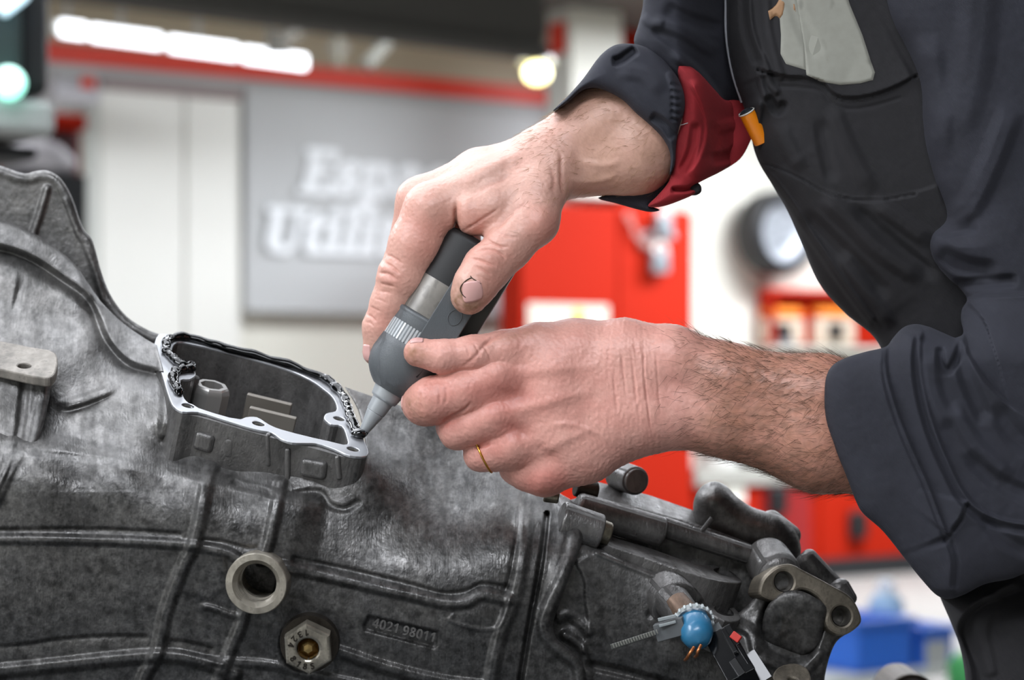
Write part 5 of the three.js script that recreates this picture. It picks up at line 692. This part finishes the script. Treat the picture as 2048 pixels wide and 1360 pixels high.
const farTint = (() => {
  const red = [spot(840, 470, 60, 80, 0.55), spot(985, 515, 50, 40, 0.55), spot(1085, 450, 50, 44, 0.6), spot(950, 440, 50, 36, 0.5), spot(780, 560, 30, 40, 0.4), spot(760, 640, 30, 40, 0.55), spot(980, 585, 40, 34, 0.4)], grime = [spot(928, 606, 36, 30, 1.1), spot(745, 712, 22, 26, 0.75), spot(920, 585, 14, 22, 0.35), spot(958, 622, 16, 10, 0.5), spot(775, 575, 22, 6, 0.4), spot(912, 445, 8, 30, 0.5)];
  return (x, y, z, g, q) => {
    let c = [0.62, 0.365, 0.295]; let r = 0.05 + 0.3 * fbm(x / 40, y / 40, z / 40, 3); for (const s of red) r += s(x, y, z); c = blend(c, [0.56, 0.225, 0.175], clamp(r, 0, 0.85));
    const tan = sst(1100, 1200, x); c = blend(c, [0.5, 0.29, 0.205], tan * clamp(0.6 + 0.5 * fbm(x / 30, y / 30, z / 30, 3)));
    let k = 0; for (const s of grime) k += s(x, y, z); c = blend(c, [0.22, 0.115, 0.05], clamp(k * (0.55 + 1.0 * fbm(x / 11, y / 11, z / 11, 2)), 0, 0.85));
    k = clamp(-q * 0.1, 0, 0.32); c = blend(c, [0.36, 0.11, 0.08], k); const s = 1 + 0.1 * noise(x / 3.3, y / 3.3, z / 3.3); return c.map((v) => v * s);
  };
})();
const person = thing('person', 'mechanic in dark grey coverall leaning over the gearbox, holding the dispenser with both hands', 'person');
person.position.set(0.3, 0, -0.05);
const body = (name, geo, mat, parent = person) => { const m = mesh(name, geo, mat, parent); if (parent === person) m.position.copy(person.position).negate(); return m; };
const skinMat = phy({ color: 0xffffff, vertexColors: true, roughness: 0.44, sheen: 0.25, sheenRoughness: 0.5, sheenColor: hex('#ffd9c8') });
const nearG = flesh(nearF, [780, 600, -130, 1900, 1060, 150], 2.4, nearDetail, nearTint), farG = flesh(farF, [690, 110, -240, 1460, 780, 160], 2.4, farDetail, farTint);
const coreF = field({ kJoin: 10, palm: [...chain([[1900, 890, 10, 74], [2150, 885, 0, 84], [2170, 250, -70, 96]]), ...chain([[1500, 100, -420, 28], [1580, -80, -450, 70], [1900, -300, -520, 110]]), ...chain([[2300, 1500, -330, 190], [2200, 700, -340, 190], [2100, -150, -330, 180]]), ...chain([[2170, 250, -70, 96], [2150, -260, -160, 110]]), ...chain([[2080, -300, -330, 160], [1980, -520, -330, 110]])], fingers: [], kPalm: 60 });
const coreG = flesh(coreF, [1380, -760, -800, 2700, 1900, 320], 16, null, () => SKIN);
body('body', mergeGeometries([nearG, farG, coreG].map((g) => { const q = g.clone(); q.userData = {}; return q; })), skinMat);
// nails lie on the flesh where a line through the nail's plane meets it
function settle(f, p, n = 14) { for (let k = 0; k < n; k++) { const d = f(...p); if (Math.abs(d) < 0.02) break; const g = gradient(f, ...p, 1); p = [p[0] - g[0] * d * 0.9, p[1] - g[1] * d * 0.9, p[2] - g[2] * d * 0.9]; } return p; }
function nail(f, c0, along, len, wid, mat, label) {
  const n = 14, pos = [], idx = [], c = settle(f, c0), g = gradient(f, ...c, 2), dn = along[0] * g[0] + along[1] * g[1] + along[2] * g[2]; let t = along.map((v, i) => v - dn * g[i]); const l = Math.hypot(...t); t = t.map((v) => v / l); const b = [g[1] * t[2] - g[2] * t[1], g[2] * t[0] - g[0] * t[2], g[0] * t[1] - g[1] * t[0]];
  for (let j = 0; j <= n; j++) for (let i = 0; i <= n; i++) {
    const u = i / n * 2 - 1, v = j / n * 2 - 1, w = Math.sqrt(Math.max(0, 1 - Math.abs(v) ** 4 * 0.55)), ex = u * wid / 2 * w, ey = v * len / 2;
    const p = settle(f, [0, 1, 2].map((q) => c[q] + t[q] * ey + b[q] * ex + g[q] * 2)), m = gradient(f, ...p, 2), e = Math.max(Math.abs(u), Math.abs(v)), h = e > 0.95 ? -2.5 : 1.0 + 1.0 * (1 - u * u), q = Q(p[0] + m[0] * h, p[1] + m[1] * h, p[2] + m[2] * h); pos.push(q.x, q.y, q.z);
  }
  for (let j = 0; j < n; j++) for (let i = 0; i < n; i++) { const a = j * (n + 1) + i, b2 = a + 1, d = a + n + 1, e = d + 1; idx.push(a, d, b2, b2, d, e); }
  const geo = new THREE.BufferGeometry(); geo.setAttribute('position', new THREE.Float32BufferAttribute(pos, 3)); geo.setIndex(idx); geo.computeVertexNormals(); const m = body('fingernail', geo, mat); if (label) m.userData.label = label; return m;
}
const nailMat = phy({ color: hex('#cfa09a'), roughness: 0.34, side: THREE.DoubleSide }), dirt = phy({ color: hex('#3d2a1b'), roughness: 0.7, side: THREE.DoubleSide });
nail(farF, [945, 583, 140], [0.14, 1, 0], 50, 52, nailMat, 'pale thumbnail with grime around it'); nail(farF, [728, 708, 10], [0.1, -1, 0], 40, 30, nailMat);
nail(nearF, [832, 676, 90], [1, 0.1, 0], 34, 28, nailMat); nail(nearF, [800, 806, 20], [0.1, -0.2, 1], 34, 34, nailMat);
{ // grime lines round the nails and hair on the forearms
  const rim = (f, pts, r) => tube(pts.map(([x, y]) => { let z = 160; for (let k = 0; k < 80; k++) { const d = f(x, y, z); if (d < 0.1) break; z -= d * 0.9; } return Q(x, y, z + 0.6); }), r * U, 6, 4);
  body('grime_line', [rim(farF, [[944, 555], [934, 560], [922, 573], [921, 580], [926, 590], [932, 595]], 1.5), rim(farF, [[941, 552], [944, 556], [953, 562], [962, 568]], 1.1)], dirt).userData.kind = 'stuff';
  const hair = (geo, count, test, len, dirx, diry, lift, rad) => {
    const raw = geo.userData.raw, pos = [], idx = [], nor = []; let made = 0, tries = 0;
    while (made < count && tries++ < count * 60) {
      const [x, y, z, g] = raw[Math.floor(rnd() * raw.length)]; if (rnd() > test(x, y, z, g)) continue; made++;
      const L = len * (0.5 + rnd()), a = (rnd() - 0.5) * 1.5, tx = dirx * Math.cos(a) - diry * Math.sin(a), ty = dirx * Math.sin(a) + diry * Math.cos(a), tz = (rnd() - 0.5) * 0.7, dn = tx * g[0] + ty * g[1] + tz * g[2]; let t = [tx - dn * g[0], ty - dn * g[1], tz - dn * g[2]]; const tl = Math.hypot(...t) || 1; t = t.map((v) => v / tl);
      const curl = (rnd() - 0.5) * 0.8, bn = [g[1] * t[2] - g[2] * t[1], g[2] * t[0] - g[0] * t[2], g[0] * t[1] - g[1] * t[0]], lf = lift * (0.4 + rnd()), base = pos.length / 3;
      for (let k = 0; k < 4; k++) { const s = k / 3, p = [0, 1, 2].map((q) => [x, y, z][q] + t[q] * L * s + bn[q] * curl * L * s * s + g[q] * (lf * L * (s - 0.45 * s * s) - 0.5)), r = rad * (1 - s * 0.8); for (let m = 0; m < 3; m++) { const an = m / 3 * 6.283, o = [0, 1, 2].map((q) => g[q] * Math.cos(an) + bn[q] * Math.sin(an)), w = Q(p[0] + o[0] * r, p[1] + o[1] * r, p[2] + o[2] * r); pos.push(w.x, w.y, w.z); nor.push(o[0], -o[1], o[2]); } }
      for (let k = 0; k < 3; k++) for (let m = 0; m < 3; m++) { const p = base + k * 3 + m, q = base + k * 3 + (m + 1) % 3; idx.push(p, q, p + 3, q, q + 3, p + 3); }
    }
    const gg = new THREE.BufferGeometry(); gg.setAttribute('position', new THREE.Float32BufferAttribute(pos, 3)); gg.setAttribute('normal', new THREE.Float32BufferAttribute(nor, 3)); gg.setIndex(idx); return gg;
  };
  const m1 = body('arm_hair', hair(nearG, 2100, (x, y, z, g) => (z < -20 || x > 1760 ? 0 : sst(1330, 1440, x) * (0.55 + 0.8 * fbm(x / 40, y / 25, z / 30, 2)) + 0.02 * sst(1240, 1330, x)), 32, -0.9, 0.15, 0.5, 0.34), std({ color: hex('#5a4233'), roughness: 0.6, side: THREE.DoubleSide })); m1.userData.kind = 'stuff'; m1.userData.label = 'dark hair on the near forearm';
  const m2 = body('arm_hair', hair(farG, 1000, (x, y, z, g) => (z < -110 ? 0 : sst(1000, 1120, x) * (g[1] < -0.2 ? 0.9 : 0.25)), 20, -0.8, 0.3, 0.45, 0.32), std({ color: hex('#a5835c'), roughness: 0.55, side: THREE.DoubleSide })); m2.userData.kind = 'stuff'; m2.userData.label = 'fair hair on the far forearm';
}
{ // ring
  const t = thing('finger_ring', 'thin plain gold ring on the near hand', 'ring'), n = 40, pos = [], a = [966, 912, 0], axis = V(0.87, -0.42, 0.1).normalize(), e1 = V(0, 0, 1).addScaledVector(axis, -axis.z).normalize(), e2 = axis.clone().cross(e1), pts = [];
  for (let i = 0; i < n; i++) { const th = i / n * Math.PI * 2, d = e1.clone().multiplyScalar(Math.cos(th)).addScaledVector(e2, Math.sin(th)); let r = 70; const o = [968, 911, 26]; for (let k = 0; k < 60; k++) { const v = nearF(o[0] + d.x * r, o[1] + d.y * r, o[2] + d.z * r); if (v < 0.4) break; r -= Math.max(0.4, v * 0.7); } r = Math.min(r, 48); pts.push(Q(o[0] + d.x * (r + 0.3), o[1] + d.y * (r + 0.3), o[2] + d.z * (r + 0.3))); }
  mesh('band', tube(pts, 2.4 * U, 10, 4, true), std({ color: hex('#d9a04a'), metalness: 1, roughness: 0.22 }), t);
}

// ---------------------------------------------------------------- the coverall
const twill = noiseTexture(256, (u, v) => 0.5 + 0.28 * Math.sin((u + v) * Math.PI * 2 * 32) + 0.5 * tiled(u, v, 50, 2));
function clothMat(c, o = {}) { return phy({ color: hex(c), vertexColors: true, roughness: 0.85, sheen: 0.35, sheenRoughness: 0.5, sheenColor: hex('#8d8d98'), bumpMap: rep(twill, 38), bumpScale: 0.00018, ...o }); }
const clothC = (x, y) => { const k = 1 + 0.35 * fbm(x / 60, y / 60, 1, 3) + 0.1 * noise(x / 5, y / 5, 3); return [k, k, k]; };
const navy = clothMat('#272831'), charcoal = clothMat('#1f1e21'), redCloth = clothMat('#8c1a22', { sheenColor: hex('#b05058'), sheen: 0.25 });
const sumF = (f, x, y) => { let s = 0; for (const q of f) s += q(x, y); return s * 1.4; };
{ // front of the chest and hip
  const poly = [...smooth([[1448, -330], [1450, -120], [1452, 0], [1454, 80], [1466, 150], [1484, 205], [1500, 245], [1506, 290], [1518, 325], [1545, 370], [1575, 422], [1605, 490], [1638, 566], [1690, 626], [1748, 674], [1772, 720], [1840, 960], [1876, 1180], [1900, 1240], [1922, 1300], [1936, 1420], [1940, 1600]], 4), [1960, 1900], [2560, 1900], [2500, 600], [2330, -330]];
  const f = [
    // pocket flap seam and pocket edge
    fold([[1516, 142], [1545, 146], [1566, 155], [1610, 160], [1643, 166], [1664, 190], [1690, 200], [1740, 195], [1790, 178], [1832, 156]], 9, 60, 3, 10, 1), ridge([[1516, 140], [1566, 153], [1643, 164], [1664, 187], [1690, 197], [1740, 192], [1790, 175], [1832, 153]], 2.5, -7),
    ridge([[1560, 172], [1640, 182], [1662, 206], [1700, 218], [1745, 212], [1800, 196]], 3, -2), fold([[1516, 190], [1524, 214], [1519, 260], [1517, 312]], 13, 40, 4, 20, -1), bump(1530, 200, 16, 18, 12), ridge([[1540, 200], [1556, 222], [1566, 212]], 8, -10), ridge([[1520, 150], [1524, 175], [1530, 190]], 5, 8), ridge([[1534, 150], [1540, 170], [1552, 182]], 6, 7),
    fold([[1517, 318], [1560, 334], [1600, 352], [1650, 380], [1700, 394], [1760, 396], [1830, 384], [1880, 368]], 4, 50, 3, 10, -1), ridge([[1517, 322], [1560, 338], [1600, 356], [1650, 384], [1700, 398], [1760, 400], [1830, 388]], 2.2, -5),
    // drapes
    ridge([[1660, 205], [1690, 280], [1720, 340], [1750, 390]], 14, 5, 40), ridge([[1555, 240], [1580, 300], [1610, 345]], 14, 6, 30), ridge([[1640, 230], [1650, 300], [1668, 370]], 12, -5, 30), ridge([[1530, 345], [1570, 395], [1620, 470], [1680, 560], [1740, 640]], 8, 8), fold([[1538, 345], [1580, 400], [1632, 480], [1700, 580], [1760, 660]], 8, 40, 4, 20, 1), ridge([[1640, 385], [1700, 440], [1760, 500], [1850, 560]], 16, 9, 40), ridge([[1740, 398], [1800, 440], [1870, 490]], 14, 8, 40), ridge([[1600, 420], [1680, 500], [1780, 600]], 14, -8, 40), ridge([[1700, 410], [1790, 490], [1880, 560]], 12, -7, 40), ridge([[1680, 500], [1740, 590], [1790, 660]], 12, 8, 30),
    // button placket
    fold([[1500, -330], [1502, 0], [1512, 70], [1535, 125], [1545, 150]], 8, 40, 4, 10, -1), ridge([[1530, -100], [1533, 40], [1545, 100], [1560, 150]], 8, 5), ridge([[1486, -330], [1488, 0], [1492, 60], [1512, 120]], 8, -7), ridge([[1570, -60], [1600, 40], [1640, 120]], 14, -3, 30),
    // hip below the sleeve
    fold([[2048, 1168], [1985, 1195], [1940, 1222], [1920, 1262], [1928, 1290], [1945, 1340], [1950, 1420]], 30, 70, 10, 20, -1), ridge([[1990, 1200], [1965, 1260], [1980, 1340]], 12, 6),
  ];
  body('coverall', relief({ poly, step: 3.4, back: -480, color: clothC, z: (x, y, d) => -30 + pillow(Math.min(d, 150), 150, 110) + mix(0, -40, sst(350, 700, y)) + mix(0, 70, sst(1150, 1250, y)) + sumF(f, x, y) + 1.2 * fbm(x / 16, y / 16, 6, 2) }), charcoal).userData.label = 'dark grey coverall front with breast pocket';
  const zOf = (x, y) => -30 + pillow(Math.min(polySD(poly, x, y)[0], 150), 150, 110) + mix(0, -40, sst(350, 700, y)) + sumF(f, x, y);
  const pp = smooth([[1450, -200], [1452, 0], [1453, 70], [1465, 145], [1484, 205]], 8).map(([x, y]) => Q(x, y, -136)); body('piping', tube(pp, 3.4 * U, 8, 2), std({ color: hex('#8f9096'), roughness: 0.8 }));
  // worn badge: two torn pale patches and flakes of print
  const patch = (name, pts, lift, mat) => body(name, relief({ poly: pts, step: 3, back: (x, y) => zOf(x, y) - 1, color: (x, y) => { const k = 0.92 + 0.12 * fbm(x / 18, y / 18, 2, 3) - 0.3 * sst(0.2, 0.5, fbm(x / 24 + 3, y / 40, 8, 2)); return [k, k, k * 0.99]; }, z: (x, y, d) => zOf(x, y) + lift * sst(-1, 4, d) }), mat);
  const badge = std({ color: hex('#94948b'), vertexColors: true, roughness: 0.75 });
  patch('worn_badge', [[1558, 20], [1562, 70], [1561, 108], [1572, 128], [1612, 140], [1612, 90], [1603, 30], [1594, 0], [1580, -60], [1556, -60]], 3, badge); patch('worn_badge', [[1590, -70], [1594, 20], [1606, 90], [1613, 150], [1640, 163], [1680, 170], [1720, 167], [1746, 160], [1750, 145], [1741, 120], [1725, 70], [1700, 10], [1688, -30], [1680, -70]], 4, badge);
  const flake = std({ color: hex('#a07a58'), vertexColors: true, roughness: 0.7 }); patch('print_flake', [[1536, 22], [1552, 10], [1560, -4], [1572, 4], [1568, 30], [1560, 38], [1552, 30], [1540, 40]], 4.5, flake); patch('print_flake', [[1584, 6], [1590, 6], [1594, 24], [1590, 28], [1585, 18]], 5.5, flake);
}
{ // near sleeve with its wide rolled cuff
  const poly = [...smooth([[1780, -330], [1768, -120], [1766, -20], [1780, 40], [1812, 104], [1838, 166], [1842, 240], [1850, 300], [1866, 362], [1890, 424], [1888, 440], [1866, 462], [1858, 486], [1866, 520], [1896, 556], [1926, 584], [1934, 600], [1924, 618], [1922, 640], [1926, 668], [1910, 676]], 4), ...smooth([[1860, 654], [1832, 648], [1808, 654], [1786, 676], [1774, 692], [1730, 704], [1686, 718], [1664, 732], [1653, 752], [1649, 790], [1652, 840], [1668, 890], [1694, 955], [1712, 1002], [1724, 1024], [1764, 1060], [1806, 1112], [1846, 1162], [1876, 1192], [1898, 1198], [1926, 1190], [1970, 1168], [2020, 1158], [2070, 1140], [2300, 1110]], 4), [2420, 900], [2420, -330]];
  const f = [
    fold([[1774, 690], [1773, 740], [1790, 806], [1818, 880], [1856, 966], [1880, 1030], [1898, 1075]], 11, 34, 4, 10, -1), ridge([[1770, 700], [1768, 745], [1784, 812], [1812, 888], [1850, 972], [1890, 1080]], 4, -4),
    fold([[1846, 655], [1842, 720], [1850, 786], [1872, 862], [1900, 930], [1930, 988], [1962, 1020], [2010, 1040], [2100, 1052]], 18, 46, 5, 20, -1), ridge([[1838, 665], [1834, 724], [1842, 792], [1864, 870], [1894, 940], [1926, 1000], [1958, 1032], [2010, 1052], [2100, 1064]], 8, -12, 20),
    fold([[1936, 1000], [1928, 1030], [1910, 1056], [1896, 1074]], 10, 40, 4, 8, -1), ridge([[1936, 1004], [1924, 1036], [1902, 1066]], 4, -6, 8), ridge([[1898, 1080], [1910, 1120], [1908, 1180]], 6, -5, 10), fold([[1900, 1080], [1912, 1120], [1908, 1190]], 6, 40, 4, 10, -1),
    ridge([[1880, 690], [1884, 730], [1896, 742], [1914, 716], [1924, 680]], 7, -9, 14), ridge([[1858, 700], [1866, 780], [1900, 860]], 14, 7, 30), fold([[1926, 640], [1934, 700], [1970, 760], [2030, 815], [2100, 850]], 16, 50, 6, 20, -1), ridge([[1916, 690], [1940, 770], [1976, 850]], 14, -10, 30), ridge([[1900, 800], [1950, 890], [2030, 960]], 14, 8, 40), ridge([[1930, 900], [1990, 960], [2080, 1000]], 14, -8, 40), ridge([[1990, 800], [2030, 870], [2090, 910]], 18, -9, 40), ridge([[1960, 1030], [2010, 1080], [2070, 1110]], 14, -7, 30),
    fold([[1930, 608], [1945, 596], [2000, 590], [2120, 588]], 22, 60, 5, 10, -1), fold([[1862, 474], [1900, 470], [1960, 462]], -10, 30, 6, 20, 1), ridge([[1866, 500], [1920, 530], [2000, 545]], 16, -12, 30), ridge([[1880, 440], [1930, 420], [1980, 330], [2030, 200]], 20, 12, 60), ridge([[1900, 570], [1960, 566], [2040, 560]], 10, -9, 20), ridge([[1850, 60], [1870, 200], [1880, 330]], 22, 10, 60), ridge([[1960, -100], [1950, 100], [1900, 300]], 30, 8, 80),
  ];
  body('sleeve', relief({ poly, step: 3, back: (x, y) => (y > 640 ? -118 : -80), color: clothC, z: (x, y, d) => { const low = sst(560, 720, y - (x - 1900) * 0.1), R = mix(150, 90, low); return mix(60, 160, low) + pillow(Math.min(d, R), R, mix(120, 44, low)) + sumF(f, x, y) + 1.4 * fbm(x / 18, y / 18, 9, 2); } }), navy).userData.label = 'wide rolled-up near sleeve';
}
{ // far sleeve, cuff and red lining
  const s1 = smooth([[1268, 82], [1276, 52], [1286, 10], [1286, -60], [1290, -330], [1620, -330], [1600, 0], [1560, 200], [1496, 232], [1460, 236], [1432, 244], [1416, 234], [1392, 206], [1358, 176], [1318, 146], [1282, 120]], 4, true), f1 = [fold([[1296, 62], [1340, 90], [1390, 130], [1440, 190], [1460, 240]], -9, 40, 6, 20, 1), ridge([[1300, 40], [1360, 60], [1440, 110]], 12, 7, 30), ridge([[1320, 10], [1380, 40], [1450, 60]], 12, -7, 30), ridge([[1340, 100], [1400, 150], [1440, 210]], 10, 8, 30), ridge([[1282, 30], [1300, 45], [1330, 50]], 8, 6, 10)];
  body('sleeve', relief({ poly: s1, step: 3, back: -230, color: clothC, z: (x, y, d) => 24 + pillow(Math.min(d, 70), 70, 60) + mix(0, -210, sst(1350, 1480, x)) + sumF(f1, x, y) }), navy).userData.label = 'far sleeve pushed up the forearm';
  const s2 = smooth([[1106, 222], [1134, 194], [1166, 158], [1200, 112], [1222, 94], [1240, 88], [1280, 90], [1312, 106], [1340, 134], [1358, 160], [1368, 188], [1369, 218], [1358, 256], [1352, 290], [1349, 330], [1340, 350], [1341, 310], [1328, 280], [1300, 250], [1272, 226], [1248, 202], [1222, 186], [1191, 176], [1166, 180], [1134, 206]], 4, true);
  const f2 = [ridge([[1222, 124], [1240, 120], [1262, 106], [1276, 98]], 8, -14, 10), ridge([[1340, 150], [1352, 190], [1354, 240]], 6, 4), ridge([[1230, 140], [1290, 150], [1330, 190]], 14, 6, 30), ridge([[1300, 230], [1330, 250], [1350, 280]], 8, -8, 10), ...[170, 184, 198, 212, 226, 240].map((y) => ridge([[1340, y - 4], [1350, y], [1362, y + 3]], 3, -4, 4))];
  body('rolled_cuff', relief({ poly: s2, step: 2.6, back: -150, color: clothC, z: (x, y, d) => 62 + pillow(Math.min(d, 34), 34, 34) + mix(-20, 0, sst(100, 200, y)) + sumF(f2, x, y) }), navy).userData.label = 'turned-back blue-grey cuff of the far sleeve';
  const s3 = smooth([[1356, 130], [1386, 136], [1430, 180], [1450, 200], [1470, 200], [1490, 205], [1506, 220], [1510, 252], [1498, 288], [1480, 318], [1444, 342], [1404, 362], [1386, 374], [1392, 384], [1358, 402], [1318, 414], [1296, 412], [1316, 390], [1338, 362], [1346, 330], [1350, 280], [1362, 240], [1366, 200]], 4, true);
  const f3 = [fold([[1376, 160], [1402, 210], [1412, 260], [1396, 320], [1370, 350]], 12, 26, 5, 20, 1), ridge([[1392, 240], [1384, 300], [1360, 350]], 8, -10, 20), ridge([[1420, 320], [1460, 312], [1480, 296]], 10, -12, 10), ridge([[1424, 260], [1460, 250], [1490, 250]], 10, 6, 20), ridge([[1430, 240], [1428, 290], [1410, 330]], 10, -6, 20), ridge([[1340, 380], [1380, 378], [1400, 370]], 5, -12, 8)];
  body('cuff_lining', relief({ poly: s3, step: 2.6, back: -170, color: clothC, z: (x, y, d) => 30 + pillow(Math.min(d, 26), 26, 26) + mix(0, -230, sst(1385, 1490, x)) + sumF(f3, x, y) }), redCloth).userData.label = 'crumpled dark red lining of the far cuff';
  const s4 = smooth([[1196, 396], [1240, 382], [1290, 364], [1330, 340], [1345, 346], [1342, 366], [1318, 396], [1300, 410], [1320, 420], [1302, 424], [1272, 418], [1230, 406]], 3, true); body('cuff_underside', relief({ poly: s4, step: 3, back: -150, color: clothC, z: (x, y, d) => -34 + pillow(Math.min(d, 14), 14) }), navy);
  const s5 = smooth([[1352, 352], [1376, 368], [1392, 364], [1402, 372], [1402, 384], [1390, 391], [1364, 386], [1346, 372]], 3, true); body('cuff_underside', relief({ poly: s5, step: 2.6, back: -80, color: clothC, z: (x, y, d) => 4 + pillow(Math.min(d, 10), 10) }), charcoal);
  body('loose_thread', tube([Q(1352, 252, 22), Q(1362, 250, 26), Q(1376, 246, 27)], 0.9 * U, 6), std({ color: hex('#a8a4a6'), roughness: 0.8 }));
}
{ // trouser legs and shoes, below the picture
  const leg = (x, z0, z1) => { const p = [V(x - 0.03, 0.92, z0), V(x - 0.02, 0.5, z0 + 0.02), V(x, 0.09, z1)], pr = []; const g = new THREE.LatheGeometry([[0.06, 0.06], [0.075, 0.1], [0.085, 0.45], [0.11, 0.75], [0.125, 0.98], [0.001, 1.0]].map((q) => new THREE.Vector2(...q)), 28); g.translate(x, 0, z0); return boxUV(g); };
  const tr = std({ color: hex('#2a2a2f'), roughness: 0.9 }), sh = std({ color: hex('#1a1816'), roughness: 0.6 });
  for (const z of [-0.22, -0.06]) { body('trouser_leg', leg(0.4, z, z), tr); const s = rbox(0.29, 0.085, 0.1, 0.035, 4).translate(0.35, 0.0425, z); body('shoe', boxUV(s), sh); }
}
{ // pen in the breast pocket
  const t = thing('marker_pen', 'orange pen with dark metal end sticking out of the breast pocket', 'pen'), a = Q(1493, 224, -78), b = Q(1524, 284, -98), d = b.clone().sub(a).normalize();
  mesh('barrel', rod(a, b, 16.5 * U, 17 * U, 0.08), phy({ color: hex('#f08a12'), roughness: 0.32, clearcoat: 0.3 }), t); mesh('end_cap', rod(a.clone().addScaledVector(d, -4 * U), a.clone().addScaledVector(d, 4 * U), 16 * U, 17 * U, 0.4), std({ color: hex('#58636b'), metalness: 0.8, roughness: 0.25 }), t); mesh('cap_rim', new THREE.TorusGeometry(16 * U, 2 * U, 8, 32).applyQuaternion(new THREE.Quaternion().setFromUnitVectors(V(0, 0, 1), d)).translate(a.x, a.y, a.z), std({ color: hex('#d8d4cc'), roughness: 0.4 }), t);
}
renderer.render(scene, camera);
